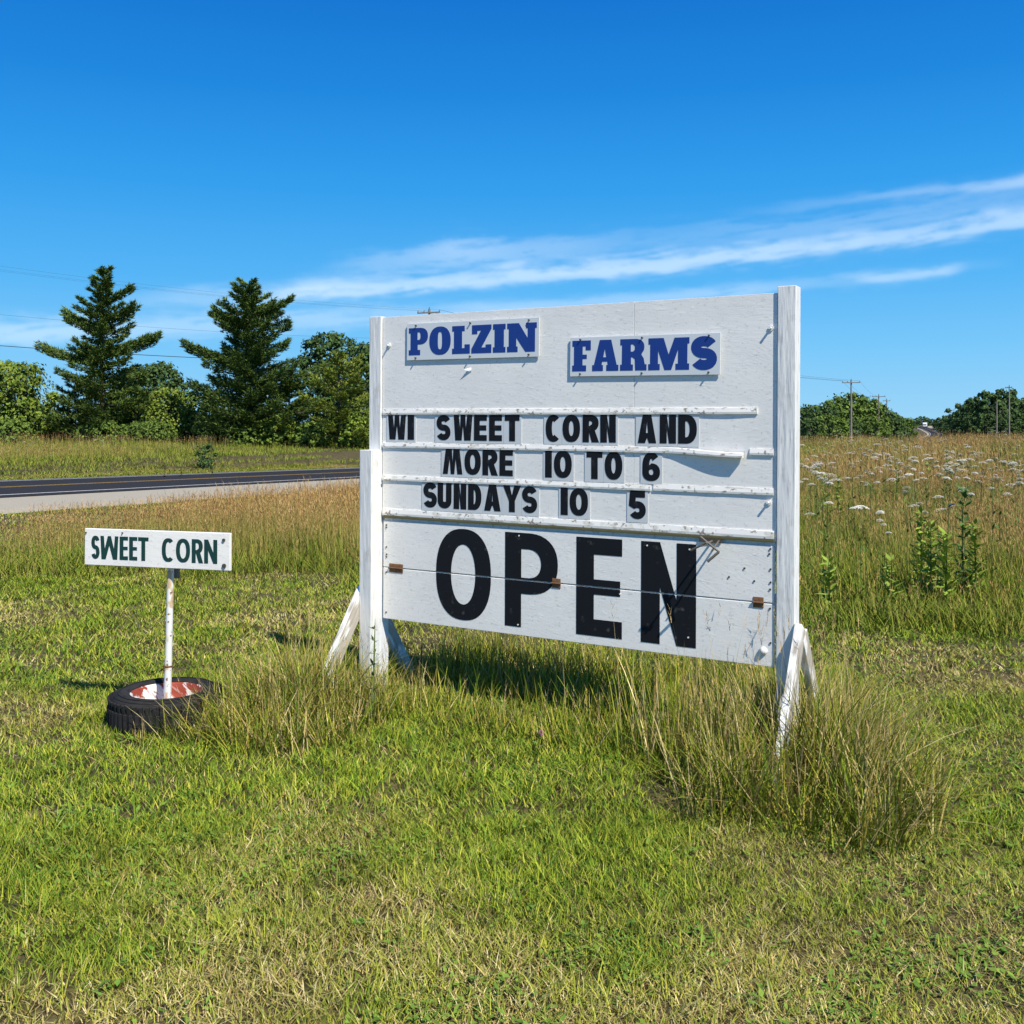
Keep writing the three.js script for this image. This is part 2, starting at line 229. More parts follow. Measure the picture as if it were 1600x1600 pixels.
const grainMap = tex(512, 1024, (x, y) => { const g = fbm(x * 50, y * 5, 4, 73, 50, 5), k = clamp((fbm(x * 14, y * 12, 3, 74, 14, 12) - .70) * 10), c = clamp((fbm(x * 90, y * 14, 2, 75, 90, 14) - .66) * 5); return mix3(mix3([.84, .835, .81], [.68, .68, .66], g), [.40, .37, .33], k * .22 + c * .4); });
const grainBump = tex(512, 1024, (x, y) => fbm(x * 60, y * 6, 4, 76, 60, 6), false);
const postMat = mat({ map: grainMap, bumpMap: grainBump, bumpScale: .004, roughness: .65 });
const wornMap = tex(512, 1024, (x, y) => { const g = fbm(x * 36, y * 7, 4, 83, 36, 7), h = fbm(x * 5, y * 4, 4, 84, 5, 4), p = clamp((g * .6 + h * .55 - .60) * 9); return mix3([.85, .84, .80], mix3([.30, .25, .19], [.46, .41, .34], fbm(x * 80, y * 9, 2, 85, 80, 9)), p * .85); });
const wornMat = mat({ map: wornMap, bumpMap: grainBump, bumpScale: .005, roughness: .8 });
const railMap = tex(1024, 128, (x, y) => { const d = clamp((fbm(x * 30, y * 5, 4, 93, 30, 5) - .55) * 5), r = clamp((fbm(x * 60, y * 7, 3, 94, 60, 7) - .66) * 8); return mix3(mix3([.82, .81, .76], [.52, .48, .39], d * .7), [.16, .11, .07], r * .8); });
const railMat = mat({ map: railMap, roughness: .5 });
const mossMat = mat({ map: tex(512, 64, (x, y) => mix3([.16, .13, .06], [.07, .08, .02], fbm(x * 60, y * 8, 4, 97, 60, 8))), roughness: 1 });
const blackMap = tex(512, 512, (x, y) => mix3([.006, .007, .010], [.06, .06, .06], clamp((fbm(x * 26, y * 26, 4, 99, 26, 26) - .70) * 5)));
const blackMat = new THREE.MeshPhysicalMaterial({ map: blackMap, roughness: .6, specularIntensity: .35 }), blueMat = mat({ color: col(.008, .040, .235), roughness: .45 });
const plateMat = mat({ color: col(.66, .69, .70), roughness: .32 }), tileMat = mat({ color: col(.62, .645, .655), roughness: .18 });
const rustMap = tex(256, 256, (x, y) => mix3(mix3([.13, .045, .016], [.36, .19, .08], fbm(x * 40, y * 40, 4, 103, 40, 40)), [.03, .016, .01], clamp((fbm(x * 60, y * 60, 3, 104, 60, 60) - .50) * 6)));
const rustMat = mat({ map: rustMap, roughness: .85, metalness: .2 }), steelMat = mat({ color: col(.22, .19, .16), roughness: .55, metalness: .6 }), boltMat = mat({ color: col(.10, .085, .07), roughness: .6, metalness: .4 }), whiteBolt = mat({ color: col(.74, .74, .72), roughness: .45 });

// ---------------------------------------------------------------- the big farm sign
const YAW = .5305, ROLL = -.0046, BW = 2.44, BH = 1.85, BY = .4503;     // board size; height of its lower edge
const signC = V(.2487, BY + BH / 2, -5.6086);
const sign = thing('farm_sign', 'large white wooden roadside sign reading POLZIN FARMS and OPEN in the grass', 'sign');
sign.position.set(signC.x, 0, signC.z); sign.rotation.order = 'YXZ'; sign.rotation.y = -YAW; sign.rotation.z = ROLL; sign.updateMatrix();
const bx = (x) => x - BW / 2, by = (y) => y + BY;                       // board coordinates (from its lower left corner) to the sign's own
{
  for (const [x0, x1] of [[.002, 1.674], [1.676, BW - .002]]) mesh('upper_board', box(x1 - x0, BH - .622, .012, bx((x0 + x1) / 2), by((BH + .622) / 2), -.006, .0012), boardMat, sign);
  const fu = mesh('flap_board', box(BW - .02, .282, .013, 0, by(.318 + .141), -.006, .003), boardMat, sign), fl = mesh('flap_board', box(BW - .02, .312, .013, 0, by(.156), -.006, .003), boardMat, sign);
  mesh('backing_rail', box(BW - .01, .089, .036, 0, by(.62), -.032), postMat, sign); mesh('backing_rail', box(BW - .01, .089, .036, 0, by(1.78), -.032), postMat, sign); mesh('backing_rail', box(BW - .01, .089, .036, 0, by(.315), -.032), postMat, sign);  // the last rail is unseen, added behind the flap joint to darken its gap
  // posts
  const P = .089;
  mesh('post', box(P, BY + BH + .03 + .25, P, bx(BW) + P / 2 + .004, (BY + BH + .03 - .25) / 2, .014 - P / 2), postMat, sign);
  mesh('post', box(P, BY + BH + .006 + .25, P, bx(0) - P / 2 - .004, (BY + BH + .006 - .25) / 2, .014 - P / 2), postMat, sign);
  mesh('support_post', box(P, by(1.035) + .25, P, bx(0) - P / 2 - .004, (by(1.035) - .25) / 2, .015 + P / 2), postMat, sign);
  const brace = (x, z0, z1, y0, y1, wd) => { const dz = z1 - z0, dy = y1 - y0, L = Math.hypot(dz, dy), g = box(.036, L, wd, 0, 0, 0); g.rotateX(Math.atan2(dz, dy)); g.translate(x, (y0 + y1) / 2, (z0 + z1) / 2); mesh('brace', g, wornMat, sign); };
  const xr = bx(BW) + P + .024, xl = bx(0) - P - .024;
  brace(xr, -.02, .44, .66, -.06, .092); brace(xr + .001, -.045, -.52, .62, -.08, .085);
  brace(xl, .035, .56, .62, -.10, .10); brace(xl + .001, -.02, -.50, .62, -.08, .085);
  // name plates
  const plate = (x0, y0, w, h, tilt, word, tx, ty, lw, lh) => {
    const pl = mesh('name_plate', box(w, h, .006, 0, 0, 0, .001), plateMat, sign); pl.position.set(bx(x0 + w / 2), by(y0 + h / 2), .0095); pl.rotation.z = tilt;
    const W = [...word].reduce((a, c) => a + SLAB[c][0], 0) + .06 * (word.length - 1), sx = lw / W; let x = tx;
    for (const c of word) { const m = mesh('letter', letterGeo(SLAB[c].slice(1), .0012, sx, lh), blueMat, pl); m.position.set(x - w / 2, ty - h / 2, .003); x += (SLAB[c][0] + .06) * sx; }
    for (const fx of [.075, .5, .93]) for (const fy of [.06, .94]) { const s = mesh('screw', new THREE.CylinderGeometry(.0045, .0045, .012, 8), boltMat, pl); s.rotation.x = Math.PI / 2; s.position.set((fx - .5) * w, (fy - .5) * h, .009); }
    return pl;
  };
  plate(.193, 1.577, .912, .220, -.005, 'POLZIN', .015, .030, .882, .163);
  plate(1.300, 1.456, .853, .213, -.009, 'FARMS', .014, .028, .822, .167);
  // letter tracks: wavy strips, one torn loose near its end
  const rail = (x0, x1, y, h, seed, bend, parent = sign) => {
    const n = Math.ceil((x1 - x0) / .02), pos = [], uv = [], idx = [];
    for (let i = 0; i <= n; i++) {
      const x = lerp(x0, x1, i / n), k = bend ? sstep(1.80, 2.27, x) : 0, z = .0085 + .005 * (fbm(x * 5, seed, 2, seed) - .5) + k * .028, dy = -k * .016 + .003 * (fbm(x * 3, seed, 2, seed + 2) - .5), hh = h * (1 - .2 * k);
      const pr = [[y + dy, .0003 + k * .012], [y + dy + .002, z], [y + dy + hh * .35, z + .001], [y + dy + hh - .004, z - .003], [y + dy + hh, z * .5], [y + dy + hh, .0003 + k * .006]];
      pr.forEach(([yy, zz], q) => { pos.push(bx(x), by(yy), zz); uv.push(x, q / 5 + seed * .137); });
      if (i) for (let q = 0; q < 5; q++) { const a = (i - 1) * 6 + q, b = a + 6; idx.push(a, b, a + 1, a + 1, b, b + 1); }
    }
    for (const e of [0, n]) { const o = e * 6, f = [[0, 1, 2], [0, 2, 3], [0, 3, 4], [0, 4, 5]]; for (const t of f) idx.push(...(e ? t.map((q) => o + q) : t.map((q) => o + q).reverse())); }
    const g = new THREE.BufferGeometry(); g.setAttribute('position', new THREE.Float32BufferAttribute(pos, 3)); g.setAttribute('uv', new THREE.Float32BufferAttribute(uv, 2)); g.setIndex(idx.reverse()); const g2 = g.toNonIndexed(); g2.computeVertexNormals(); return mesh('letter_track', g2, railMat, parent);
  };
  rail(.005, 2.343, 1.250, .036, 3); rail(.006, 2.275, 1.048, .034, 5, true); rail(2.305, 2.425, 1.046, .035, 8); rail(.007, 1.775, .848, .034, 11); rail(1.79, 2.425, .849, .036, 13); rail(.008, 2.43, .634, .042, 17);
  mesh('moss_strip', box(2.42, .013, .010, 0, by(.626), .0052, .002), mossMat, sign);
  // painted OPEN across both halves of the flap
  const ev = new Evaluator(); ev.attributes = ['position', 'normal', 'uv']; ev.useGroups = true;
  for (const [ch, x0, x1] of [['O', .406, .788], ['P', .883, 1.223], ['E', 1.338, 1.611], ['N', 1.721, 2.026]]) {
    const g = letterGeo(gothic(ch, x1 - x0, .534, .106), .0015); g.translate(bx(x0), by(.048), .0006);
    const a = new Brush(g, blackMat); a.updateMatrixWorld();
    for (const [par, y0, y1] of [[fu, .3185, .7], [fl, -.1, .3115]]) { const b = new Brush(uvBox(new THREE.BoxGeometry(3, y1 - y0, .2).translate(0, by((y0 + y1) / 2), 0)), boardMat); b.updateMatrixWorld(); const r = ev.evaluate(a, b, INTERSECTION); mesh('painted_letter', r.geometry, r.material, par); }
  }
  // hinges
  for (const x of [.085, .135, 1.215, 2.351]) {
    const h = new THREE.Group(); h.name = 'hinge'; sign.add(h); h.position.set(bx(x), by(.315), .001);
    mesh('leaf', box(.052, .021, .003, 0, .0165, .0015, .001), rustMat, h); mesh('leaf', box(.052, .021, .003, 0, -.0165, .0015, .001), rustMat, h);
    for (const k of [-1, 0, 1]) { const p = mesh('knuckle', new THREE.CylinderGeometry(.0058, .0058, .018, 10), rustMat, h); p.rotation.z = Math.PI / 2; p.position.set(k * .0195, 0, .006); }
  }
  // latch: a rusty swivel handle that stands out from the board
  const lt = new THREE.Group(); lt.name = 'latch_handle'; sign.add(lt); lt.position.set(bx(2.112), by(.606), .0);
  mesh('base_plate', box(.12, .022, .006, -.01, .004, .0065, .001), boltMat, lt);
  mesh('shaft', cyl(V(0, 0, .004), V(.01, -.006, .19), .0058, .005, 10), steelMat, lt); mesh('shaft', cyl(V(.035, .004, .004), V(.05, -.03, .15), .005, .0045, 10), steelMat, lt);
  mesh('cross_bar', cyl(V(-.055, -.035, .17), V(.035, .012, .185), .0055, .0055, 10), steelMat, lt);
  mesh('crank_arm', cyl(V(-.02, .03, .12), V(.085, -.034, .15), .0055, .0055, 10), steelMat, lt); mesh('crank_grip', cyl(V(.085, -.034, .15), V(.03, -.085, .16), .007, .007, 10), steelMat, lt);
  // bolts, nails, knob
  const bolt = (x, y, r, len, m, nm = 'bolt') => { const b = mesh(nm, new THREE.CylinderGeometry(r, r, len, 8), m, sign); b.rotation.x = Math.PI / 2; b.position.set(bx(x), by(y), len / 2); };
  for (const [x, y] of [[2.408, 1.677], [2.40, .814], [.05, 1.675], [.03, .86]]) { bolt(x, y, .006, .026, whiteBolt); bolt(x, y, .014, .006, whiteBolt, 'washer'); }
  for (const [x, y] of [[.035, .575], [.035, .56], [.035, .44], [.037, .395], [.037, .38], [.035, .285], [.035, .04], [2.41, .585], [2.405, .56], [2.412, .485], [2.412, .42], [2.41, .385], [2.41, .29], [2.413, .12], [2.2, .43], [2.28, .48], [2.33, .42]]) bolt(x, y, .005, .005, boltMat, 'nail');
  for (const [x, y] of [[1.755, .56], [1.99, .555], [.975, .565], [.97, .06], [1.6, .29], [1.985, .10]]) bolt(x, y, .0045, .005, whiteBolt, 'nail');
  const kn = mesh('knob', new THREE.SphereGeometry(.021, 14, 8, 0, Math.PI * 2, 0, Math.PI / 2), whiteBolt, sign); kn.rotation.x = Math.PI / 2; kn.position.set(bx(2.377), by(.077), .0006);
  const cp = mesh('paint_chip', new THREE.ConeGeometry(.02, .05, 3), whiteBolt, sign); cp.rotation.set(1.2, .3, .8); cp.position.set(bx(.63), by(1.513), .006);
}
// changeable letters standing in the tracks
{
  const rows = [
    ['top', 1.100, .149, 1.0845, 1.2485, [['WI', [[.047, .181], [.195, .242]]], ['SWEET', [[.407, .506], [.529, .659], [.671, .758], [.774, .86], [.879, .976]]], ['CORN', [[1.145, 1.241], [1.251, 1.358], [1.374, 1.473], [1.481, 1.572]]], ['AND', [[1.70, 1.804], [1.824, 1.914], [1.926, 2.027]]]]],
    ['middle', .901, .150, .8845, 1.0455, [['MORE', [[.453, .591], [.606, .718], [.730, .834], [.845, .933]]], ['10', [[1.142, 1.184], [1.198, 1.308]]], ['TO', [[1.399, 1.494], [1.508, 1.611]]], ['6', [[1.727, 1.826]]]]],
    ['bottom', .697, .150, .6785, .8455, [['SUNDAYS', [[.313, .411], [.417, .515], [.531, .619], [.632, .723], [.743, .853], [.869, .987], [.995, 1.092]]], ['10', [[1.241, 1.285], [1.297, 1.408]]], ['5', [[1.651, 1.747]]]]],
  ];
  const ORD = ['first', 'second', 'third', 'fourth', 'fifth', 'sixth', 'seventh'], r = rng(77);
  for (const [rn, y, h, t0, t1, words] of rows) for (const [word, xs] of words) [...word].forEach((ch, i) => {
    const [x0, x1] = xs[i], prev = xs[i - 1], next = xs[i + 1], a = Math.max(x0 - .012, prev ? (prev[1] + x0) / 2 + .0008 : 0), b = Math.min(x1 + .012, next ? (x1 + next[0]) / 2 - .0008 : 9);
    const num = /\d/.test(ch), kind = num ? 'numeral' : 'letter';
    const label = word.length === 1 ? `black ${kind} ${ch} alone in the ${rn} letter row of the white sign` : `black ${kind} ${ch} on pale panel, ${ORD[i]} of ${word}, ${rn} letter row`;
    const g = thing('changeable_letter', label, kind === 'letter' ? 'letter' : 'numeral', 'changeable letters in the sign tracks');
    g.applyMatrix4(sign.matrix); g.rotation.order = 'YXZ'; g.rotation.set(0, -YAW, ROLL);
    g.position.copy(V(bx((a + b) / 2), by((t0 + t1) / 2), .0005).applyMatrix4(sign.matrix));
    const w = b - a, hh = t1 - t0, tilt = (r() - .5) * .008;
    mesh('panel', box(w, hh, .0025, 0, 0, .0015, 0), tileMat, g);
    const lg = letterGeo(gothic(ch, x1 - x0, h, .0385), .0012); lg.translate(x0 - (a + b) / 2, y - (t0 + t1) / 2, .003); lg.rotateZ(tilt); mesh('character', lg, blackMat, g);
  });
}
// ---------------------------------------------------------------- small sweet corn sign standing in an old wheel
const TX = -1.925, TD = 5.64;
{
  const t = thing('sweet_corn_sign', 'small white SWEET CORN board on a white pole set in an old wheel', 'sign'); t.position.copy(at(TX, TD, 0)); t.position.y = 0;
  const rub = tex(512, 256, (x, y) => mix3([.010, .010, .011], [.036, .034, .032], clamp(fbm(x * 30, y * 14, 4, 113, 30, 14) * 1.5 - .4))), tyreMat = new THREE.MeshPhysicalMaterial({ map: rub, roughness: .95, specularIntensity: .35 });
  const prof = [[.208, .165], [.222, .172], [.25, .176], [.285, .170], [.308, .155], [.320, .132], [.326, .10], [.326, .05], [.320, .02], [.30, -.005], [.25, -.02], [.21, -.01]].map(([a, b]) => new THREE.Vector2(a, b - .02)).reverse();
  const ty = mesh('tyre', new THREE.LatheGeometry(prof, 72), tyreMat, t); ty.scale.set(.93, 1.12, .93);
  const lug = box(.014, .05, .024, 0, 0, 0, .003), lug2 = box(.012, .085, .026, 0, 0, 0, .003);
  for (let i = 0; i < 52; i++) { const a = i / 52 * Math.PI * 2, m = mesh('tread_block', lug, tyreMat, ty); m.position.set(Math.sin(a) * .3225, .112, Math.cos(a) * .3225); m.rotation.set(0, a + Math.PI / 2, 0); m.rotation.z = .22; const q = a + .06, n = mesh('tread_block', lug2, tyreMat, ty); n.position.set(Math.sin(q) * .3285, .052, Math.cos(q) * .3285); n.rotation.set(0, q + Math.PI / 2, 0); }
  for (const [rr, yy] of [[.272, .1545], [.295, .1445]]) { const g = new THREE.TorusGeometry(rr, .0035, 5, 60); g.rotateX(Math.PI / 2); mesh('sidewall_ring', g, tyreMat, ty).position.y = yy; }
  const rimMap = tex(512, 512, (x, y) => { const n = fbm(x * 9, y * 9, 5, 121, 9, 9), k = clamp((n - .52) * 14), q = clamp((fbm(x * 22, y * 22, 4, 122, 22, 22) - .62) * 8); return mix3(mix3([.78, .75, .70], [.30, .045, .02], k), [.12, .04, .02], q * .7); });
  const rimG = new THREE.LatheGeometry([[.04, .070], [.085, .078], [.10, .055], [.15, .048], [.178, .06], [.188, .10], [.196, .135], [.210, .143]].map((p) => new THREE.Vector2(...p)), 48); { const p = rimG.attributes.position, u = rimG.attributes.uv; for (let i = 0; i < p.count; i++) u.setXY(i, p.getX(i) * 2.2 + p.getY(i) * 3, p.getZ(i) * 2.2); }
  const rim = mesh('wheel_rim', rimG, mat({ map: rimMap, roughness: .6, metalness: .1 }), t); rim.scale.set(.93, 1.12, .93); for (let i = 0; i < 5; i++) { const a = i / 5 * 6.283; mesh('wheel_nut', new THREE.CylinderGeometry(.011, .012, .018, 6), rustMat, rim).position.set(Math.cos(a) * .066, .083, Math.sin(a) * .066); }
  const poleMap = tex(256, 1024, (x, y) => { const k = clamp((fbm(x * 4, y * 14, 4, 131, 4, 14) - .58) * 8), q = clamp((fbm(x * 7, y * 40, 3, 132, 7, 40) - .68) * 9); return mix3(mix3([.78, .77, .73], [.55, .36, .16], k * .8), [.22, .09, .03], q); });
  const pm = mat({ map: poleMap, roughness: .6 });
  mesh('pole', new THREE.CylinderGeometry(.0185, .0205, .80, 14).translate(0, .47, 0), pm, t).rotation.z = -.026;
  const cl = mesh('clamp_band', new THREE.TorusGeometry(.021, .004, 6, 16), rustMat, t); cl.rotation.x = Math.PI / 2; cl.position.set(.008, .30, 0);
  const b = new THREE.Group(); b.name = 'sign_board'; t.add(b); b.position.set(-.045, .955, .030); b.rotation.set(0, -.25, -.004, 'YXZ');
  const bw = .914, bh = .206; const bm = mesh('board', box(bw, bh, .02, 0, 0, 0, .004), boardMat, b);
  mesh('bracket', box(.03, .10, .014, .05, -.12, -.020), steelMat, t).position.set(.0, .955, .0);
  const gm = mat({ color: col(.006, .042, .036), roughness: .5 }), X = (v) => (v - 515) / 900 * bw;
  for (const [c, a, e] of [['S', 110, 162], ['W', 168, 281], ['E', 290, 342], ['E', 350, 400], ['T', 406, 470], ['C', 553, 632], ['O', 640, 725], ['R', 736, 804], ['N', 811, 889]]) { const m = mesh('painted_letter', letterGeo(gothic(c, X(e) - X(a), .130, .0235), .0012), gm, b); m.position.set(X(a), -.066, .0106); }
  for (const [x, y, r] of [[.42, .065, .009], [.423, -.075, .012], [-.445, .08, .004], [-.21, .085, .004]]) { const s = mesh('bolt', new THREE.CylinderGeometry(r, r, .01, 8), boltMat, b); s.rotation.x = Math.PI / 2; s.position.set(x, y, .013); }
}

// ---------------------------------------------------------------- grass: blades joined into clumps, clumps placed by the thousand
class Blades {
  constructor() { this.p = []; this.c = []; this.i = []; }
  blade(x, y, z, h, w, az, lean, bend, c, seg = 3, tw = 0) {
    const ca = Math.cos(az), sa = Math.sin(az), o = this.p.length / 3, wx = -Math.sin(az + tw), wz = Math.cos(az + tw);
    for (let k = 0; k <= seg; k++) {
      const t = k / seg, out = h * (lean * t + bend * t * t), up = h * (t - .5 * bend * t * t * Math.min(1, bend)), ww = w * .5 * (k === 0 ? .75 : Math.pow(1 - t, .55) + (k < seg ? .12 : 0));
      if (k === seg) { this.p.push(x + ca * out, y + up, z + sa * out); this.c.push(...c); } else { for (const q of [-1, 1]) { this.p.push(x + ca * out + wx * ww * q, y + up, z + sa * out + wz * ww * q); this.c.push(...c); } }
      if (k > 0) { const a = o + (k - 1) * 2; if (k === seg) this.i.push(a, a + 1, o + k * 2); else this.i.push(a, a + 1, a + 2, a + 1, a + 3, a + 2); }
    }
    const t = 1; return [x + ca * h * (lean + bend), y + h * (1 - .5 * bend * Math.min(1, bend)), z + sa * h * (lean + bend)];
  }
  leaf(cx, cy, cz, len, wid, az, pitch, c) {                            // flat pointed leaf of two folded halves
    const d = V(Math.cos(az) * Math.cos(pitch), Math.sin(pitch), Math.sin(az) * Math.cos(pitch)), s = V(-Math.sin(az), .12, Math.cos(az)), o = this.p.length / 3;
    const q = [[0, 0], [.45, -.5], [.45, .5], [1, 0], [.5, 0]];
    q.forEach(([a, b], k) => { const v = d.clone().multiplyScalar(a * len).addScaledVector(s, b * wid); this.p.push(cx + v.x, cy + v.y - (k === 4 ? wid * .12 : 0), cz + v.z); this.c.push(...c); });
    this.i.push(o, o + 1, o + 4, o, o + 4, o + 2, o + 1, o + 3, o + 4, o + 4, o + 3, o + 2);
  }
  quad(c0, u, v, c) { const o = this.p.length / 3; for (const [a, b] of [[-1, -1], [1, -1], [1, 1], [-1, 1]]) { this.p.push(c0.x + u.x * a + v.x * b, c0.y + u.y * a + v.y * b, c0.z + u.z * a + v.z * b); this.c.push(...c); } this.i.push(o, o + 1, o + 2, o, o + 2, o + 3); }
  tri(a, b, d, c) { const o = this.p.length / 3; for (const v of [a, b, d]) { this.p.push(v.x, v.y, v.z); this.c.push(...c); } this.i.push(o, o + 1, o + 2); }
  build() { const g = new THREE.BufferGeometry(); g.setAttribute('position', new THREE.Float32BufferAttribute(this.p, 3)); g.setAttribute('color', new THREE.Float32BufferAttribute(this.c, 3)); g.setIndex(this.i); g.computeVertexNormals(); return g; }
}
const leafMat = new THREE.MeshPhysicalMaterial({ vertexColors: true, roughness: .8, side: THREE.DoubleSide, specularIntensity: .12 });
const dryMat = new THREE.MeshPhysicalMaterial({ vertexColors: true, roughness: .9, side: THREE.DoubleSide, specularIntensity: .1 });
const GREENS = [[.215, .285, .024], [.145, .235, .022], [.31, .355, .033], [.078, .15, .018], [.40, .40, .055], [.17, .26, .026]], STRAW = [[.56, .46, .19], [.48, .37, .14], [.64, .55, .27], [.38, .28, .10]];
const pick = (r, a) => a[Math.floor(r() * a.length)];
const vary = (r, c, k = .25) => { const m = 1 + (r() - .5) * 2 * k; return [c[0] * m * (1 + (r() - .5) * .12), c[1] * m, c[2] * m]; };
function place(name, geo, m, list, label, category) {
  const im = new THREE.InstancedMesh(geo, m, list.length), o = new THREE.Object3D(), c = new THREE.Color();
  list.forEach((e, k) => { o.position.set(e.x, e.y, e.z); o.rotation.set(e.tx || 0, e.ry, e.tz || 0, 'YXZ'); o.scale.set(e.s, e.sy ?? e.s, e.s); o.updateMatrix(); im.setMatrixAt(k, o.matrix); im.setColorAt(k, c.setRGB(...(e.c || [1, 1, 1]))); });
  im.castShadow = im.receiveShadow = true; im.name = numbered(name); scene.add(im); return tag(im, label, category, null, 'stuff');
}
// where the mower went: near side of this line is lawn, beyond it the meadow stands tall
const MOW = [[-40, 13.5], [-12, 12.2], [-5.5, 10.9], [-1.6, 10.7], [.6, 9.6], [2.4, 8.35], [4.2, 7.75], [8, 7.2], [40, 5]];
const mowD = (X) => curve(MOW, X) + .35 * (fbm(X * .9, 3, 3, 141) - .5);
const inWheel = (X, D) => Math.hypot(X - TX, D - TD) < .33;
const stuffMesh = (name, B, m, label, category) => tag(mesh(name, B.build(), m), label, category, null, 'stuff');
const rot = (dx, f) => [signC.x + dx * Math.cos(YAW) - f * Math.sin(YAW), -signC.z - dx * Math.sin(YAW) - f * Math.cos(YAW)];   // a spot dx along the sign and f in front of it
{
  const lawn = new Blades(), straw = new Blades(), r = rng(31);
  const CLUMP = 14;
  const tuftAt = (X, D, wk, n) => {
    const dn = 1.7 * (fbm(X * .6, D * .6, 3, 151) - .5) + 1.5 * (fbm(X * 2.6, D * 2.6, 3, 152) - .5), dry = clamp(.29 + .95 * dn + .07 * (1 - sstep(2.8, 4.0, D)) - .12 * sstep(.6, 2.4, X), .05, .80), lush = fbm(X * 1.4 + 9, D * 1.4, 3, 154), tone = .86 + .5 * (fbm(X * 3.1, D * 3.1, 2, 155) - .5) + .16 * r(), azc = r() * 6.283, hc = .75 + .6 * lush - .35 * dry + (r() < .05 ? .8 : 0), y = ground(X, D);
    for (let k = 0; k < n; k++) {
      const a = r() * 6.283, q = Math.sqrt(r()) * .055 * wk, x = X + Math.cos(a) * q, d = D + Math.sin(a) * q; if (inWheel(x, d)) continue;
      const isDry = r() < dry * .72, c0 = isDry ? pick(r, STRAW) : mix3(pick(r, GREENS), [.38, .35, .07], clamp(dry * .8 - .1)), c = vary(r, c0, .22).map((v) => v * tone);
      if (isDry && r() < .30) straw.blade(x, y + .004 + .012 * r(), -d, .012 + .022 * r() * r(), .0038 * wk, r() * 6.283, 1.5 + 2 * r(), 0, c, 1, 0);
      else lawn.blade(x, y - .004, -d, lerp(.022, .074, r() * r() * .5 + .5 * r()) * hc * (isDry ? .75 : 1), .0043 * wk * (.7 + .6 * r()), r() < .5 ? azc + (r() - .5) * 2 : r() * 6.283, .12 + r() * (isDry ? 1.1 : .75), r() * .7, c, 2, (r() - .5) * 1.8);
    }
  };
  const band = (n, d0, d1, wk, m) => { for (let k = 0; k < n; k++) { const D = Math.sqrt(lerp(d0 * d0, d1 * d1, r())), X = (r() - .5) * (D * 1.10 + .5); if (D > mowD(X) + .6) continue; tuftAt(X, D, wk, m); } };
  band(7600, 2.35, 4.2, 1, 15); band(7200, 4.2, 6.6, 1.25, 14); band(11000, 6.6, 11.8, 1.9, 13);
  for (let k = 0; k < 15000; k++) { const u = 9.6 + 7.7 * r(), s = -1 + 46 * Math.pow(r(), 1.2), [X, D] = fromUS(u, s); if (D < mowD(X) || D < 6 || Math.abs(X) > D * .56 + 1) continue; tuftAt(X, D, 3.6, 8); }
  stuffMesh('lawn_grass', lawn, leafMat, 'short mown grass of mixed green and straw on the lawn', 'grass');
  stuffMesh('dry_straw', straw, dryMat, 'loose bleached straw lying over the mown lawn', 'straw');
  const W = new Blades();                                              // clover and broad leaves
  for (let k = 0; k < 5200; k++) { const D = 2.4 + 6 * Math.pow(r(), 1.2), X = (r() - .5) * D * 1.12; if (D > mowD(X) || inWheel(X, D)) continue; const n = fbm(X * 1.3 + 5, D * 1.3, 3, 161) + .14 * sstep(.8, 2.2, X); if (n < .58 && r() > .10) continue; const y = ground(X, D), m = 4 + Math.floor(r() * 6), sc = .6 + .6 * r(), c0 = pick(r, [[.11, .20, .03], [.17, .26, .04], [.13, .215, .034]]); for (let e = 0; e < m; e++) { const a = r() * 6.283, q = .045 * Math.sqrt(r()); W.leaf(X + Math.cos(a) * q, y + .012 + .022 * r(), -D + Math.sin(a) * q, (.014 + .022 * r()) * sc, (.008 + .009 * r()) * sc, r() * 6.283, (r() - .3) * .9, vary(r, c0, .25)); } }
  stuffMesh('clover_leaves', W, leafMat, 'low clover and broad leaves among the lawn grass', 'clover');
}
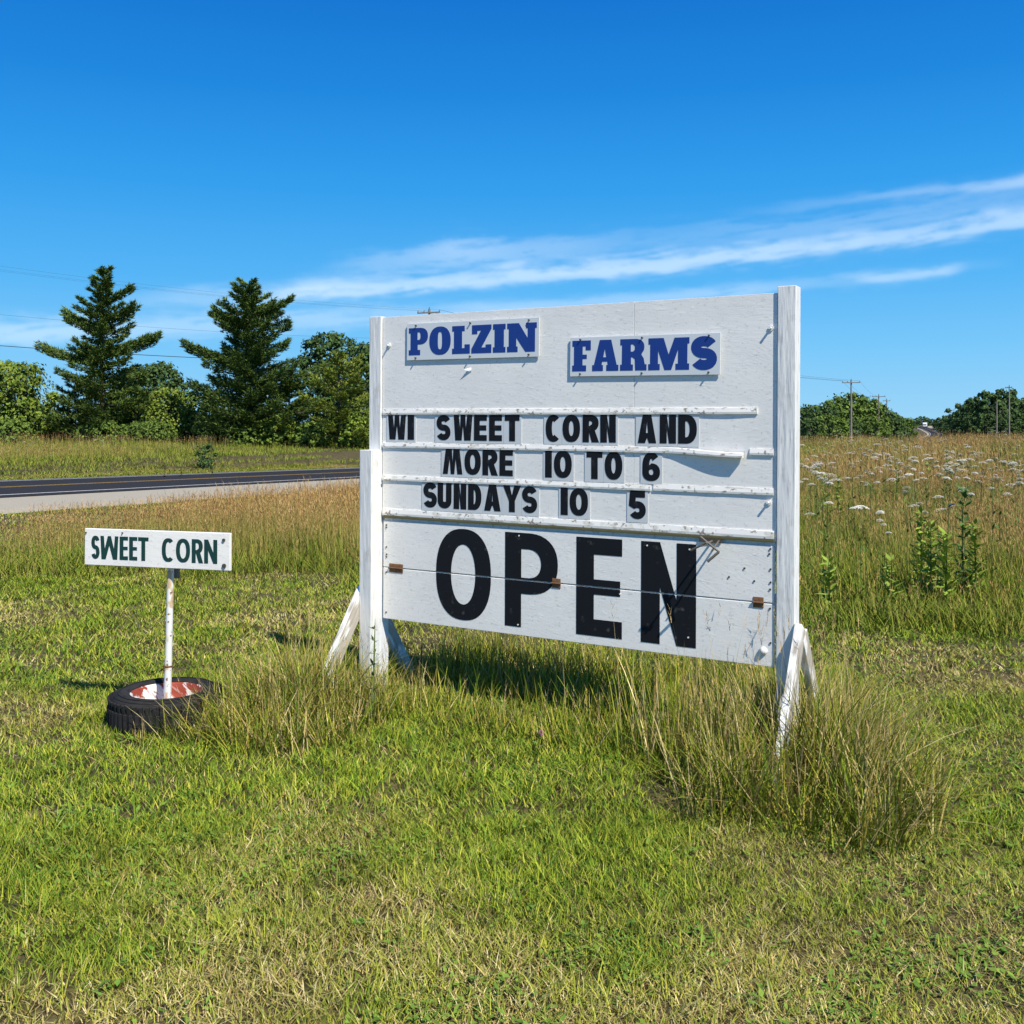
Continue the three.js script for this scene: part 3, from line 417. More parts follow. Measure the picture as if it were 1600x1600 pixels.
// tall uncut grass round the sign and the wheel
function head(B, r, tip, az, c, k = 1, n = 6) { for (let i = 0; i < n; i++) { const t = i / n; B.blade(tip[0] - Math.cos(az) * .012 * t * k, tip[1] - .11 * t * k, tip[2] - Math.sin(az) * .012 * t * k, (.035 + .02 * r()) * k, .006 * k, r() * 6.283, .25 + .35 * r(), .1, vary(r, c, .2), 1); } }
{
  const U = new Blades(), A = new Blades(), r = rng(51), G = [[.18, .235, .02], [.25, .27, .028], [.10, .165, .016], [.33, .285, .045]];
  const spot = (B, X, D, n, rad, h0, h1, dry, lean, dir, spread) => {
    if (B === A && Math.abs(X - 1.21) < .13 && D < 4.92 && r() < .75) return;
    const y = ground(X, D), tone = .85 + .3 * r();
    for (let k = 0; k < n; k++) {
      const a = r() * 6.283, q = Math.sqrt(r()) * rad, x = X + Math.cos(a) * q, d = D + Math.sin(a) * q; if (inWheel(x, d)) continue;
      const isDry = r() < dry, az = dir === null || r() < .6 ? r() * 6.283 : dir + (r() - .5) * spread, h = lerp(h0, h1, r());
      B.blade(x, y - .01, -d, h, .0054 * (.6 + .7 * r()), az, lean * r() + .04, r() * r() * lean * 1.6, vary(r, isDry ? mix3(pick(r, STRAW), [.30, .21, .075], .55 * r()) : pick(r, G), .25).map((v) => v * tone), 4, (r() - .5) * 1.2);
    }
    if (r() < .22) { const az = r() * 6.283, tip = B.blade(X, y, -D, h1 * 1.25, .0026, az, .10, .08, [.40, .32, .15], 4); head(B, r, tip, az, [.42, .30, .14], .75); }
  };
  for (let k = 0; k < 520; k++) { const [X, D] = rot((r() - .5) * 2.9, .02 - 1.35 * r()); spot(U, X, D, 9, .08, .11, .30, .12, .5, null, 0); }                       // under and behind the board
  for (let k = 0; k < 260; k++) { const [X, D] = rot(-1.0 + 2.1 * r(), .42 * r()); spot(U, X, D, 8, .08, .05, .17, .10, .6, null, 0); }
  for (let k = 0; k < 60; k++) { const [X, D] = rot(.55 + .65 * r(), .05 + .4 * r()); spot(U, X, D, 6, .06, .2, .58, .45, .25, null, 0); }
  for (let k = 0; k < 520; k++) { const a = r() * 6.283, q = Math.pow(r(), .62), X = 1.36 + Math.cos(a) * q * .48, D = 4.70 + Math.sin(a) * q * .88; spot(A, X, D, 10, .07, .18, lerp(.68, .34, q), .30 + .2 * clamp(X - 1.4, -.5, .6), .75, Math.atan2(-(D - 4.9), X - 1.25), 1.6); }   // right post
  for (let k = 0; k < 90; k++) { const X = .74 + .5 * r(), D = 4.15 + .55 * r(); spot(A, X, D, 9, .06, .12, .36, .3, .7, null, 0); }
  for (let k = 0; k < 380; k++) { const a = r() * 6.283, q = Math.pow(r(), .6), X = -1.20 + Math.cos(a) * q * .50, D = 5.70 + Math.sin(a) * q * .72; spot(A, X, D, 10, .07, .16, lerp(.56, .26, q), .32, .7, null, 0); }                       // left post
  for (let k = 0; k < 44; k++) { const X = -1.66 + .18 * (r() - .5) * 2, D = 5.40 + .26 * (r() - .5) * 2; spot(A, X, D, 8, .06, .1, .27, .35, .7, 2.6, 2); }
  for (let k = 0; k < 120; k++) { const a = r() * 6.283; spot(U, TX + Math.cos(a) * (.37 + .05 * r()), TD + Math.sin(a) * (.37 + .05 * r()), 5, .04, .03, .09, .15, .5, null, 0); }
  stuffMesh('uncut_grass', U, leafMat, 'green uncut grass under and behind the large sign', 'grass');
  stuffMesh('arching_grass', A, leafMat, 'tall arching grass and straw around the sign posts', 'grass');
}
// meadow: square patches of stems set side by side
const BROWN = [[.38, .215, .08], [.47, .295, .11], [.31, .165, .07], [.50, .36, .15]], MGREEN = [[.155, .215, .024], [.21, .25, .03], [.095, .155, .02], [.26, .25, .045]];
function meadow(seed, n, side, h, w, brown, hk, seg) { const r = rng(seed), B = new Blades(); for (let k = 0; k < n; k++) { const x = (r() + r() * .3 - .65) * side, z = (r() + r() * .3 - .65) * side, az = r() * 6.283; if (r() < brown) { const tip = B.blade(x, -.02, z, h * (.75 + .5 * r()), w * .5, az, .03 + .14 * r(), .12 * r(), vary(r, [.36, .30, .09]), seg); head(B, r, tip, az, pick(r, BROWN), hk, hk > 1.5 ? 3 : 5); } else B.blade(x, -.02, z, h * (.35 + .5 * r()), w * (.7 + .6 * r()), az, .05 + .3 * r(), .5 * r(), vary(r, pick(r, MGREEN)), seg, (r() - .5)); } return B.build(); }
{
  const near = [meadow(401, 340, .8, .66, .0062, .42, 1, 3), meadow(402, 340, .8, .60, .0068, .16, 1, 3), meadow(403, 340, .8, .52, .008, .04, 1, 3), meadow(404, 340, .8, .68, .0062, .62, 1, 3)];
  const far = [meadow(411, 300, 2.2, .66, .017, .42, 2, 2), meadow(412, 300, 2.2, .60, .02, .18, 2, 2), meadow(413, 300, 2.2, .52, .022, .04, 2, 2), meadow(414, 300, 2.2, .68, .017, .55, 2, 2)];
  const LN = [[], [], [], []], LF = [[], [], [], []], r = rng(61);
  const put = (L, X, D, hs, bias) => { const t = .86 + .28 * r(), b = (fbm(X * .30, D * .16, 3, 171) - .5) * 1.6 + .5 + bias + (r() - .5) * .2; L[b > .66 ? 3 : b > .5 ? 0 : b > .36 ? 1 : 2].push({ x: X, y: ground(X, D), z: -D, ry: Math.floor(r() * 4) * 1.5708 + (r() - .5) * .3, s: 1, sy: hs * (.85 + .3 * r()), tz: -.03, c: [t * (1 + .08 * (r() - .5)), t, t] }); };
  for (let D = 7; D < 24; D += .56) for (let X = -D * .62 - 1; X < D * .62 + 1; X += .56) { const x = X + (r() - .5) * .4, d = D + (r() - .5) * .4, m = mowD(x), [u, s] = toUS(x, d); if (d < m + .06 || u > 10.9 + 1.6 * (fbm(x * .4, d * .4, 2, 172) - .5)) continue; const edge = sstep(.2, 2.6, d - m), left = sstep(1, -2, x); put(LN, x, d, lerp(.55, lerp(.86, 1.0, left), edge) * (1 - .32 * left * sstep(8.5, 10.8, u)), lerp(-.30, -.13, edge) + .50 * left * edge); }
  for (let D = 23.2; D < 100; D += D < 60 ? 1.5 : 3) for (let X = -D * .62 - 2; X < D * .62 + 2; X += D < 60 ? 1.5 : 3) {
    const x = X + (r() - .5), d = D + (r() - .5), [u, s] = toUS(x, d), o = u - roadU(s);
    if (o < -11.8) { if (x > -4) put(LF, x, d, 1.1, -.10); } else if (o > 8.6 && x < .12 * d) put(LF, x, d, .45 + .55 * sstep(9.5, 24, o), -.36 + .10 * sstep(12, 20, o));
  }
  for (let k = 0; k < 700; k++) { const s = 16 + 74 * r(), [X, D] = fromUS(roadU(s) + 6.1 + 2.6 * r(), s); put(LF, X, D, .2, -.4); }
  const nm = ['brown seed-headed meadow grass', 'mixed green and brown meadow grass', 'green meadow grass', 'reddish brown ripe meadow grass'];
  LN.forEach((l, k) => place('meadow_grass', near[k], leafMat, l, nm[k] + ' standing tall beyond the mown lawn', 'grass'));
  LF.forEach((l, k) => place('far_meadow_grass', far[k], leafMat, l, nm[k] + ' far off beyond the near meadow', 'grass'));
}
// ---------------------------------------------------------------- wild flowers and leafy weeds
const flowerMat = new THREE.MeshPhysicalMaterial({ vertexColors: true, roughness: .9, side: THREE.DoubleSide });
function lace(seed) {
  const r = rng(seed), g = thing('white_wildflower', 'white flat-topped wildflower standing in the tall grass', 'flower', 'white flowers scattered through the meadow');
  const S = new Blades(), H = .84; for (const a of [0, 1.57]) S.blade(0, -.02, 0, H, .006, a, .02, .03, [.10, .15, .04], 3); for (let k = 0; k < 5; k++) S.leaf(0, .15 + .11 * k, 0, .09, .02, r() * 6.283, .5, [.10, .17, .04]);
  const heads = 1 + Math.floor(r() * 2.2); let side = null; const H2 = [];
  for (let q = 0; q < heads; q++) {
    const F = new Blades(), R0 = (.032 + .026 * r()) * (q ? .75 : 1), az = r() * 6.283, off = q ? .09 + .05 * r() : .02, cx = Math.cos(az) * off, cz = Math.sin(az) * off, cy = H + .03 - q * .10 * r(), tl = (r() - .5) * .7, ta = r() * 6.283;
    if (q) S.blade(0, H * .6, 0, cy - H * .6, .004, az, off / (cy - H * .6), .0, [.10, .15, .04], 2);
    for (let k = 0; k < 30; k++) { const a = k * 2.399, rr = Math.sqrt(k / 30) * R0, y = .018 * (1 - rr * rr / (R0 * R0)) + Math.cos(a - ta) * rr * Math.tan(tl), s = .0085 + .004 * r(), c = V(cx + Math.cos(a) * rr, cy + y, cz + Math.sin(a) * rr), w = vary(r, [.84, .84, .76], .06); for (let e = 0; e < 5; e++) { const b0 = e / 5 * 6.283, b1 = (e + 1) / 5 * 6.283; F.tri(c, c.clone().add(V(Math.cos(b0) * s, .002 * (r() - .5), Math.sin(b0) * s)), c.clone().add(V(Math.cos(b1) * s, .002 * (r() - .5), Math.sin(b1) * s)), w); } if (k % 2) F.tri(V(cx * .9, cy - .035, cz * .9), c, c.clone().add(V(.002, 0, .002)), [.14, .19, .06]); }
    H2.push(F);
  }
  mesh('stem', S.build(), leafMat, g); for (const F of H2) mesh('flower_head', F.build(), flowerMat, g); return g;
}
{
  const protos = [lace(501), lace(502), lace(503), lace(504)], r = rng(71); let n = 0;
  const put = (X, D, s) => { const o = n < 4 ? protos[n] : copy(protos[n % 4]); n++; o.position.copy(at(X, D)); o.rotation.set(0, r() * 6.283, (r() - .5) * .16); o.scale.setScalar(s); };
  for (let k = 0; n < 84; k++) { const D = 9.0 + 8 * r(), px = 1235 + 380 * r(), X = atPx(px, D); if (D < mowD(X) + .7 || fbm(X * .6, D * .6, 2, 181) < .30) continue; put(X, D, lerp(.84, 1.12, sstep(.7, 3, D - mowD(X))) - .12 + .42 * r()); }
  for (let k = 0; n < 185; k++) { const D = 15 + 34 * Math.pow(r(), 1.2), px = 1250 + 350 * r(), X = atPx(px, D); if (fbm(X * .25, D * .2, 2, 182) < .40) continue; put(X, D, 1.0 + .55 * r()); }
  for (let k = 0; n < 222; k++) { const D = 33 + 26 * r(), X = atPx(8 + 560 * r(), D), [u] = toUS(X, D); if (u < 34) continue; put(X, D, .85 + .3 * r()); }
}
function weed(name, label, seed, H, n, len, wid, c, X, D, group) {
  const r = rng(seed), g = thing(name, label, 'weed', group), S = new Blades(), L = new Blades();
  for (const a of [0, 1.57]) S.blade(0, -.02, 0, H, .018, a, .02, .01, [.12, .16, .05], 4);
  for (let k = 0; k < n; k++) { const t = .12 + .86 * k / n; for (const q of [0, 1.57, 3.14, 4.71]) L.leaf(.015 * t * H, H * t * .98, 0, len * (1.1 - .5 * t) * (.8 + .4 * r()), wid * (1.25 - .4 * t), k * .78 + q + r() * .6, -.25 + 1.25 * r(), vary(r, c, .25)); }
  mesh('stem', S.build(), leafMat, g); mesh('leaves', L.build(), leafMat, g); g.position.copy(at(X, D)); g.rotation.y = r() * 6; return g;
}
{
  const c1 = [.10, .20, .045], c2 = [.24, .33, .05];
  weed('milkweed', 'tall dark leafy milkweed rising above the meadow edge', 601, 1.16, 13, .15, .055, [.085, .165, .04], atPx(1505, 9.5), 9.5);
  [[1455, 9.1, .82], [1478, 8.9, .75], [1525, 9.3, .8], [1440, 9.4, .9]].forEach(([p, d, h], k) => weed('bushy_weed', 'bushy bright green weed at the edge of the tall meadow', 610 + k, h, 19, .15, .045, c2, atPx(p, d), d, 'bushy weeds at the meadow edge'));
  [[1296, 8.9, .5], [1392, 8.8, .52], [1290, 17, 1.0], [1310, 16.5, .95], [1480, 21, 1.1], [1450, 22, 1.0], [1400, 21, 1.0]].forEach(([p, d, h], k) => weed('leafy_weed', 'pale green leafy weed with paired leaves in the brown grass', 620 + k, h, 9, .15, .05, c2, atPx(p, d), d, 'leafy weeds in the right field'));
  weed('thin_weed', 'thin branching weed beside the left support post', 640, .62, 8, .05, .018, [.09, .13, .05], -.76, 5.52);
  for (const [p, d] of [[257, 30.6], [283, 31], [332, 31.6]]) weed('dark_seed_stalk', 'dark dead seed stalk at the far edge of the road', 650 + p, .5, 7, .07, .05, [.045, .04, .03], atPx(p, d + 6), d + 6, 'dark seed stalks beyond the road');
  const cl = thing('purple_clover', 'single purple clover flower in front of the large sign', 'flower'); cl.position.copy(at(atPx(840, 5.05), 5.05)); const S = new Blades(); S.blade(0, 0, 0, .10, .004, 0, .1, .1, c1, 3); S.leaf(0, .05, 0, .03, .018, 1, .3, c1); S.leaf(0, .05, 0, .03, .018, 3.4, .3, c1); mesh('stem', S.build(), leafMat, cl);
  const F = new Blades(), r = rng(91); for (let k = 0; k < 60; k++) { const a = k * 2.399, y = 1 - 2 * (k + .5) / 60, q = Math.sqrt(1 - y * y); F.leaf(.018 + Math.cos(a) * q * .005, .102 + y * .006, Math.sin(a) * q * .005, .011, .004, a, Math.asin(y), vary(r, [.34, .10, .24], .2)); } mesh('flower_head', F.build(), flowerMat, cl);
}

// ---------------------------------------------------------------- trees
const barkMat = mat({ map: tex(256, 512, (x, y) => mix3([.035, .028, .022], [.09, .075, .06], fbm(x * 14, y * 6, 4, 191, 14, 6))), roughness: 1 });
const foliageMat = new THREE.MeshPhysicalMaterial({ vertexColors: true, roughness: .75, side: THREE.DoubleSide, specularIntensity: .3 });
function pine(name, label, seed, H, Wd, c, opt = {}) {
  const r = rng(seed), g = thing(name, label, 'tree', opt.group), limbs = [], B = new Blades(), lean = (r() - .5) * .03 * H;
  const trunkAt = (t) => V(lean * t * t, H * t, lean * .4 * t);
  for (let k = 0; k < 6; k++) limbs.push(cyl(trunkAt(k / 6), trunkAt((k + 1) / 6), lerp(H * .019, .03, k / 6), lerp(H * .019, .03, (k + 1) / 6), 9));
  const tuftAt = (p, d, s) => { for (let k = 0; k < 6; k++) { const e = V((r() - .5) * 1.7 + d.x * .7, -.05 + r() * .8, (r() - .5) * 1.5 + d.z * .9).normalize().multiplyScalar(s * (.7 + .6 * r())), w = V(r() - .5, (r() - .5) * .5, r() - .5).normalize().multiplyScalar(s * .15); B.tri(p.clone().add(w), p.clone().sub(w), p.clone().add(e), vary(r, pick(r, c), .28)); } };
  const n = Math.round(H * (opt.dense ?? 6)), extra = (opt.boughs || []).flatMap((b) => [b, b, b]);
  for (let k = 0; k < n + extra.length; k++) {
    const ex = extra[k - n], t = ex ? ex[1] + (r() - .5) * .03 : clamp(lerp(opt.low ?? .05, .97, (k + r()) / n)), env = Wd / 2 * Math.pow(1 - t, .66) * (t < .2 ? lerp(.8, 1, t / .2) : 1) + .18, a = ex ? ex[0] + (r() - .5) * .5 : k * 2.399 + (r() - .5) * .9;
    let L = env * (.45 + .62 * r()) * (1 + .5 * (fbm(t * 7, a * .8, 2, seed) - .5)), big = 1; if (ex) { L = ex[2] * (.82 + .2 * r()); big = .7; }
    if (t > .9) L = Math.max(L, .3);
    const rise = lerp(.02, .85, t * t), p0 = trunkAt(t), d = V(Math.cos(a), 0, Math.sin(a)), side = V(-d.z, 0, d.x), pt = (s) => p0.clone().addScaledVector(d, L * s).add(V(0, L * (rise * s * .6 - .14 * s + .26 * s * s), 0));
    limbs.push(cyl(p0, pt(.5), .015 + .018 * L, .012 + .008 * L, 5), cyl(pt(.5), pt(.95), .012 + .008 * L, .008, 4));
    const m = Math.round(7 + L * (opt.fill ?? 58)), open = opt.open ?? .05;
    for (let e = 0; e < m; e++) {
      const s = lerp(open * (1 - t), 1.02, Math.pow(r(), .75)), w = (.10 + .26 * L * Math.sin(Math.PI * clamp(.12 + s * .8))) * big, p = pt(s).addScaledVector(side, (r() + r() - 1) * w).add(V(0, (r() - .42) * (.16 + .10 * L), 0));
      tuftAt(p, d, .20 + .15 * r());
    }
  }
  mesh('trunk', clean(limbs), barkMat, g); mesh('crown', B.build(), foliageMat, g); return g;
}
function broadleaf(name, label, seed, H, Wd, n, leaf, c, opt = {}) {
  const r = rng(seed), g = thing(name, label, opt.category || 'tree', opt.group), limbs = [], B = new Blades(), base = opt.base ?? .22, clumps = [];
  const top = V((r() - .5) * .1 * Wd, H * .72, (r() - .5) * .1 * Wd);
  limbs.push(cyl(V(0, -.3, 0), V(top.x * .4, H * .38, top.z * .4), H * .024, H * .017, 8), cyl(V(top.x * .4, H * .38, top.z * .4), top, H * .017, .03, 7));
  const nc = opt.clumps || 64;
  for (let k = 0; k < nc; k++) { const a = k * 2.399 + r() * .5, t = (k + .5) / nc, yy = lerp(base, .90, t), env = Math.sqrt(Math.max(.02, 1 - Math.pow((yy - .46) / .52, 2))) * Wd / 2, q = env * Math.sqrt(.12 + .80 * r()); const p = V(Math.cos(a) * q, H * yy + (r() - .5) * .08 * H, Math.sin(a) * q); clumps.push([p, (.055 + .10 * r() * r()) * Math.min(Wd, H) * (1.25 - .35 * yy)]); limbs.push(cyl(V(top.x * .4 * yy, H * Math.max(.12, yy * .55), top.z * .4 * yy), p, .012 * H * .5 + .01, .02, 5)); }
  for (let k = 0; k < n; k++) {
    const [p, R0] = clumps[Math.floor(r() * nc)], a = r() * 6.283, y = r() * 2 - 1, q = Math.sqrt(1 - y * y), rr = R0 * Math.pow(r(), .45) * (.6 + .75 * r()) * (.9 + .5 * fbm(a * 2 + p.x, y * 3 + p.y, 2, 195)), d = V(Math.cos(a) * q, y * .8, Math.sin(a) * q), pos = p.clone().addScaledVector(d, rr);
    if (r() < (opt.loose ?? .24)) { const yy = lerp(base, .93, r()), env = Math.sqrt(Math.max(.02, 1 - Math.pow((yy - .46) / .52, 2))) * Wd / 2 * Math.sqrt(r()) * (.8 + .35 * fbm(a * 1.5, yy * 6, 2, seed)); pos.set(Math.cos(a) * env, H * yy, Math.sin(a) * env); }
    if (pos.y < .05) continue;
    const nrm = d.clone().add(V((r() - .5) * 1.4, (r() - .2) * 1.2, (r() - .5) * 1.4)).normalize(), u = V(r() - .5, r() - .5, r() - .5).cross(nrm).normalize(), v = nrm.clone().cross(u), s = leaf * (.6 + .8 * r());
    const cc = vary(r, pick(r, c), .3), A = pos.clone().addScaledVector(u, s), Bq = pos.clone().addScaledVector(v, s * .55), C = pos.clone().addScaledVector(u, -s * .8), Dq = pos.clone().addScaledVector(v, -s * .55);
    B.tri(A, Bq, C, cc); B.tri(A, C, Dq, cc);
  }
  mesh('trunk', clean(limbs), barkMat, g); mesh('crown', B.build(), foliageMat, g); return g;
}
const PINE1 = [[.09, .15, .034], [.13, .19, .034], [.065, .12, .034], [.17, .22, .038]], PINE2 = [[.09, .15, .034], [.065, .115, .032], [.135, .19, .034]], PINE3 = [[.20, .255, .04], [.15, .21, .036], [.25, .285, .045]];
const LEAF1 = [[.155, .22, .03], [.115, .18, .028], [.20, .255, .034]], LEAF2 = [[.055, .10, .028], [.075, .125, .03], [.045, .085, .027]], LEAF3 = [[.11, .175, .03], [.15, .21, .032], [.08, .135, .028]];
function stand(o, px, D, turn = 0) { const X = atPx(px, D); o.position.copy(at(X, D, -.05)); o.rotation.set(0, turn, 0); return o; }
const baseAt = (px, D) => ground(atPx(px, D), D), hFor = (px, D, topY) => EYE + (HOR - topY) / FPX * D - baseAt(px, D);
{
  stand(pine('pine_tree', 'tall open pine with long bare-tipped boughs across the road', 701, hFor(160, 74, 418), 9.0, PINE1, { open: .04, dense: 7, boughs: [[Math.PI, .47, 5.4], [0, .52, 4.0], [Math.PI, .66, 3.2], [.2, .70, 3.1], [0, .80, 2.4]] }), 160, 74);
  stand(pine('pine_tree', 'tall dense dark pine beside the leafy trees across the road', 702, hFor(390, 72, 437), 11.5, PINE2, { dense: 9, boughs: [[0, .78, 3.2], [Math.PI, .5, 4.6], [Math.PI, .72, 3.0]] }), 390, 72);
  stand(pine('pine_tree', 'lighter yellow-green pine with drooping boughs behind the sign post', 703, hFor(530, 70, 553), 8.2, PINE3, { fill: 42 }), 530, 70);
  stand(pine('pine_tree', 'short green pine at the foot of the tall open pine', 704, hFor(118, 75, 598), 7.6, PINE1, { fill: 42 }), 118, 75);
  stand(pine('pine_tree', 'low spreading pine between the dense dark pine and sign', 705, hFor(462, 73, 572), 7.4, PINE1, { fill: 42 }), 452, 73);
  stand(broadleaf('leafy_tree', 'yellow-green leafy tree left of the tall open pine', 711, hFor(18, 73, 556), 6.8, 12000, .14, LEAF1, { base: .05 }), 12, 73);
  stand(broadleaf('leafy_tree', 'dark round leafy tree far behind the two tall pines', 712, hFor(238, 100, 560), 7.6, 9000, .18, LEAF2), 238, 100);
  stand(broadleaf('leafy_tree', 'tall dark green leafy tree behind the lighter pine', 713, hFor(512, 84, 507), 6.0, 11000, .17, LEAF2, { base: .12 }), 515, 84);
  stand(broadleaf('leafy_tree', 'dark leafy tree half hidden by the left sign post', 714, hFor(585, 82, 522), 6.4, 10000, .17, LEAF2, { base: .12 }), 590, 82);
  stand(broadleaf('leafy_tree', 'leafy tree standing behind the large white sign', 715, hFor(680, 84, 540), 7.5, 5000, .22, LEAF3, { base: .1 }), 690, 84);
  const bushes = [[60, 74, 628, 4.4, LEAF3], [205, 76, 603, 4.6, LEAF1], [262, 75, 598, 4.2, LEAF1], [300, 76, 605, 3.8, LEAF3], [336, 74, 640, 3.2, LEAF3], [430, 71, 648, 3.6, LEAF1], [490, 70, 655, 3.2, LEAF3], [560, 70, 640, 3.4, LEAF1], [-35, 74, 590, 5, LEAF3], [640, 72, 640, 5, LEAF3], [15, 71, 652, 4, LEAF3], [160, 72, 655, 4.0, LEAF3], [232, 72, 655, 4.0, LEAF3], [385, 71, 660, 3.8, LEAF3]];
  const where = ['rounded mid-green bush beside the yellow-green leafy tree', 'bright yellow-green bush just right of the tall open pine', 'bright yellow-green bush midway between the two tall pines', 'mid-green bush before the dense dark pine, beside bright bushes', 'low mid-green bush at the outer boughs of the dense dark pine', 'low bright bush under the boughs of the dense dark pine', 'low mid-green bush under the low spreading pine', 'bright bush at the foot of the lighter pine', 'mid-green bush at the end of the tree row', 'mid-green bush behind the large white sign', 'lowest mid-green bush below the yellow-green leafy tree', 'low mid-green bush at the trunk of the tall open pine', 'low mid-green bush in front of the bright yellow-green bushes', 'low mid-green bush at the trunk of the dense dark pine'];
  bushes.forEach(([px, D, ty, w, c], k) => stand(broadleaf('bush', where[k], 720 + k, hFor(px, D, ty), w, 4200, .12, c, { base: .05, clumps: 46, category: 'bush', group: 'bushes below the pines across the road' }), px, D));
  stand(broadleaf('shrub', 'small dark shrub standing alone in the meadow across the road', 740, 1.35, 1.2, 900, .07, LEAF2, { base: .08, clumps: 9, category: 'shrub' }), 320, 48);
}
{                                                                       // woods along the far road, right of the sign
  const A = broadleaf('woodland_tree', 'leafy tree in the wood left of the far road', 751, 9.5, 9, 6000, .28, LEAF3, { base: .03, loose: .07, clumps: 40, group: 'wood left of the far road' }), B = broadleaf('woodland_tree', 'leafy tree in the wood left of the far road', 752, 9, 6.5, 6000, .28, LEAF2, { base: .03, loose: .07, clumps: 40, group: 'wood left of the far road' }), C = broadleaf('woodland_tree', 'dark leafy tree in the wood right of the far road', 753, 10, 10, 5000, .32, LEAF2, { base: .03, loose: .07, clumps: 40, group: 'wood right of the far road' });
  const r = rng(81); let n = 0;
  const left = [[1205, 160, 632], [1228, 170, 628], [1256, 165, 622], [1275, 185, 627], [1290, 172, 616], [1305, 180, 613], [1322, 190, 615], [1338, 205, 612], [1356, 200, 618], [1372, 215, 622], [1392, 240, 630], [1402, 262, 641], [1412, 290, 648], [1264, 150, 643], [1298, 155, 645], [1330, 160, 648], [1362, 172, 648], [1388, 200, 652], [1420, 420, 655], [1408, 240, 656]];
  left.forEach(([px, D, ty]) => { const o = n === 0 ? A : n === 1 ? B : copy(r() < .5 ? A : B); n++; stand(o, px, D, r() * 6.28); const h = hFor(px, D, ty) * (.86 + .26 * r()); o.scale.set(h / 9.3 * (.9 + .25 * r()), h / 9.3, h / 9.3); });
  n = 0;
  const right = [[1468, 560, 651], [1478, 500, 648], [1488, 420, 645], [1498, 360, 640], [1508, 330, 632], [1518, 310, 625], [1530, 300, 620], [1543, 290, 614], [1556, 285, 613], [1568, 280, 614], [1582, 285, 620], [1594, 300, 617], [1612, 290, 616], [1500, 300, 648], [1520, 280, 645], [1545, 270, 640], [1572, 265, 640], [1598, 270, 642], [1484, 380, 655], [1630, 280, 620], [1455, 900, 653], [1462, 760, 654], [1440, 1050, 651], [1428, 900, 654], [1422, 700, 655], [1415, 560, 653], [1448, 1000, 650], [1436, 960, 654]];
  right.forEach(([px, D, ty]) => { const o = n === 0 ? C : copy(C); n++; stand(o, px, D, r() * 6.28); const h = hFor(px, D, ty) * (.88 + .24 * r()); o.scale.set(h / 10 * (D > 500 ? 1.6 : 1.05 + .3 * r()), h / 10, h / 10); });
}
// ---------------------------------------------------------------- utility poles and wires
const poleMat = mat({ map: tex(128, 512, (x, y) => mix3([.16, .13, .10], [.30, .26, .21], fbm(x * 12, y * 8, 4, 197, 12, 8))), roughness: .95 }), insMat = mat({ color: col(.18, .16, .15), roughness: .3 }), wireMat = mat({ color: col(.03, .03, .034), roughness: .7 });
const poleTop = {};
function pole(key, label, X, D, topY, face, arm = 2.4, group) {
  const g = thing('utility_pole', label, 'utility pole', group), y0 = ground(X, D), H = EYE + (HOR - topY) / FPX * D - y0; g.position.set(X, y0, -D); g.rotation.y = face;
  mesh('pole_shaft', new THREE.CylinderGeometry(.11, .16, H + .5, 10).translate(0, H / 2 - .25, 0), poleMat, g);
  const tops = [];
  if (arm) { mesh('crossarm', box(arm, .12, .10, 0, H - .35, .16), poleMat, g); for (const k of [-.47, -.2, .47]) { mesh('insulator', new THREE.CylinderGeometry(.045, .06, .16, 8).translate(arm * k, H - .21, .16), insMat, g); tops.push(V(arm * k, H - .12, .16)); } mesh('insulator', new THREE.CylinderGeometry(.045, .06, .2, 8).translate(0, H + .1, 0), insMat, g); }
  g.updateMatrixWorld(); poleTop[key] = { tops: tops.map((t) => t.applyMatrix4(g.matrixWorld)), top: V(0, H + .2, 0).applyMatrix4(g.matrixWorld), low: (f) => V(.18, H * f, 0).applyMatrix4(g.matrixWorld) };
}
pole('a', 'wooden utility pole outside the view carrying the wires', atPx(-340, 64), 64, 366, R(-42));
pole('b', 'wooden utility pole with crossarm showing above the large sign', atPx(671, 96), 96, 483, R(-22));
pole('c', 'tall wooden utility pole with crossarm in front of the left wood', atPx(1330, 141), 141, 594, R(-18));
pole('d', 'second wooden utility pole with crossarm along the far road', atPx(1373, 196), 196, 617, R(-20));
pole('e', 'slim third utility pole nearest the far wood edge', atPx(1385.5, 236), 236, 624, R(-20), 1.6);
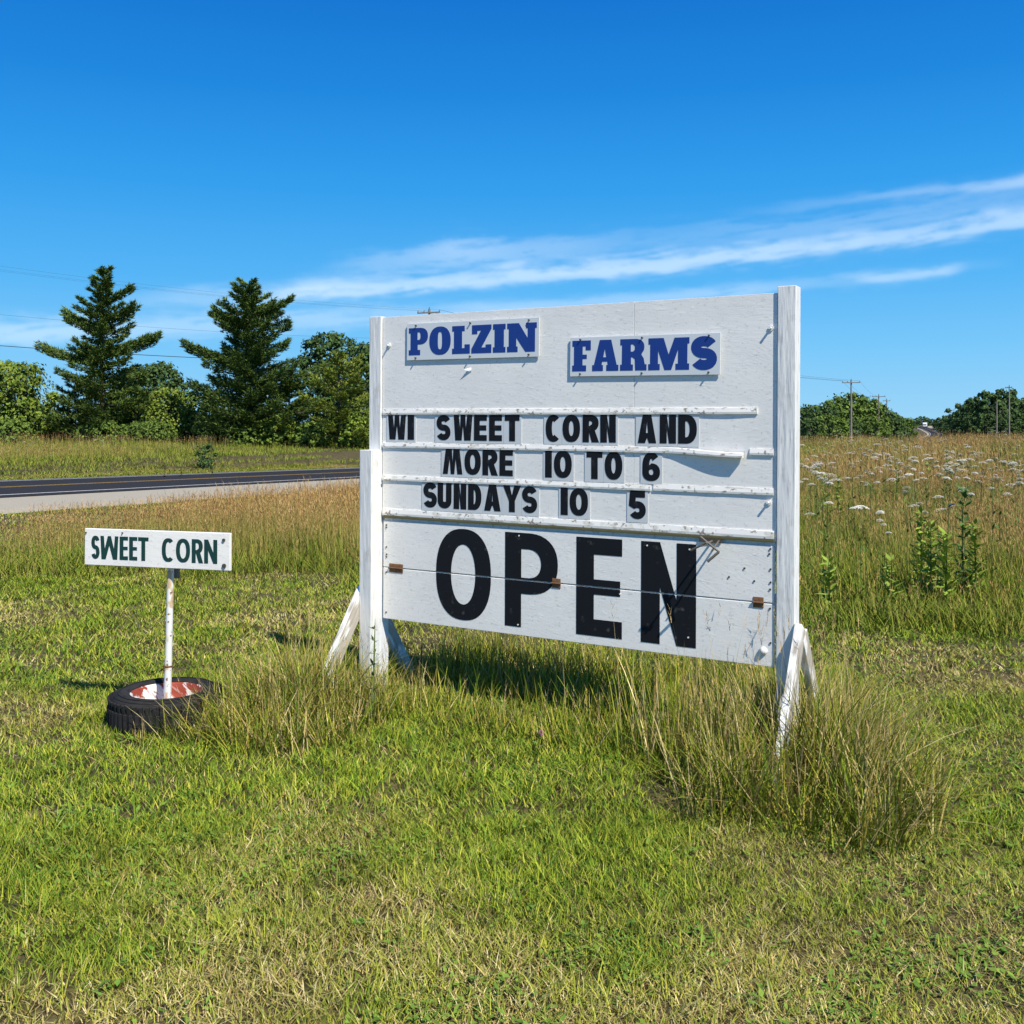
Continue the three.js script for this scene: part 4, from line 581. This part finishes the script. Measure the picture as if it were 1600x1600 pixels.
pole('f', 'bare wooden pole without crossarm before the right wood', atPx(1557.5, 205), 205, 627, 0, 0);
pole('g', 'tall dark utility pole before the right wood', atPx(1577, 200), 200, 603, R(-75), 1.8);
function wire(a, b, sag, r, label, name = 'power_line') { const m = a.clone().lerp(b, .5); m.y -= sag * 2; const c = new THREE.QuadraticBezierCurve3(a, m, b); tag(mesh(name, new THREE.TubeGeometry(c, 28, r, 5), wireMat), label, 'wire', 'overhead wires'); }
for (const [p, q, w, txt] of [['a', 'b', .0048, 'above the two tall pines'], ['b', 'c', .012, 'behind the large sign'], ['c', 'd', .010, 'to the second far pole'], ['d', 'e', .010, 'to the third far pole']]) {
  for (let k = 0; k < 3; k++) wire(poleTop[p].tops[k], poleTop[q].tops[k], p === 'a' ? .7 : 1.0, w, 'thin overhead power wire ' + txt);
  if (p === 'a') { wire(poleTop[p].low(.73), poleTop[q].low(.78), .7, .007, 'thin lower wire crossing in front of the two pines'); wire(poleTop[p].low(.56), poleTop[q].low(.60), .6, .026, 'thick dark cable strung low between the tall pines', 'cable'); }
}
// ---------------------------------------------------------------- white truck far down the road
{
  const s = 800, [X, D] = fromUS(roadU(s) - 1.8, s), t = thing('delivery_truck', 'white truck far away on the road between the woods', 'truck'); t.position.set(X, roadY(s) + .03, -D); t.rotation.y = -AR; t.scale.setScalar(1.25);
  const wm = mat({ color: col(.82, .82, .82), roughness: .35 }), gl = mat({ color: col(.03, .04, .05), roughness: .1 }), ru = mat({ color: col(.02, .02, .02), roughness: .9 });
  mesh('cargo_box', box(2.3, 2.2, 4.2, 0, 1.75, -2.3, .05), wm, t); mesh('cab', box(2.1, 1.55, 1.6, 0, 1.2, .75, .15), wm, t); mesh('windscreen', box(1.8, .6, .04, 0, 1.55, 1.56, .01), gl, t);
  for (const [x, z] of [[-.95, .7], [.95, .7], [-.95, -3.2], [.95, -3.2]]) { const w = mesh('wheel', new THREE.CylinderGeometry(.42, .42, .28, 16), ru, t); w.rotation.z = Math.PI / 2; w.position.set(x, .42, z); }
}
renderer.render(scene, camera);
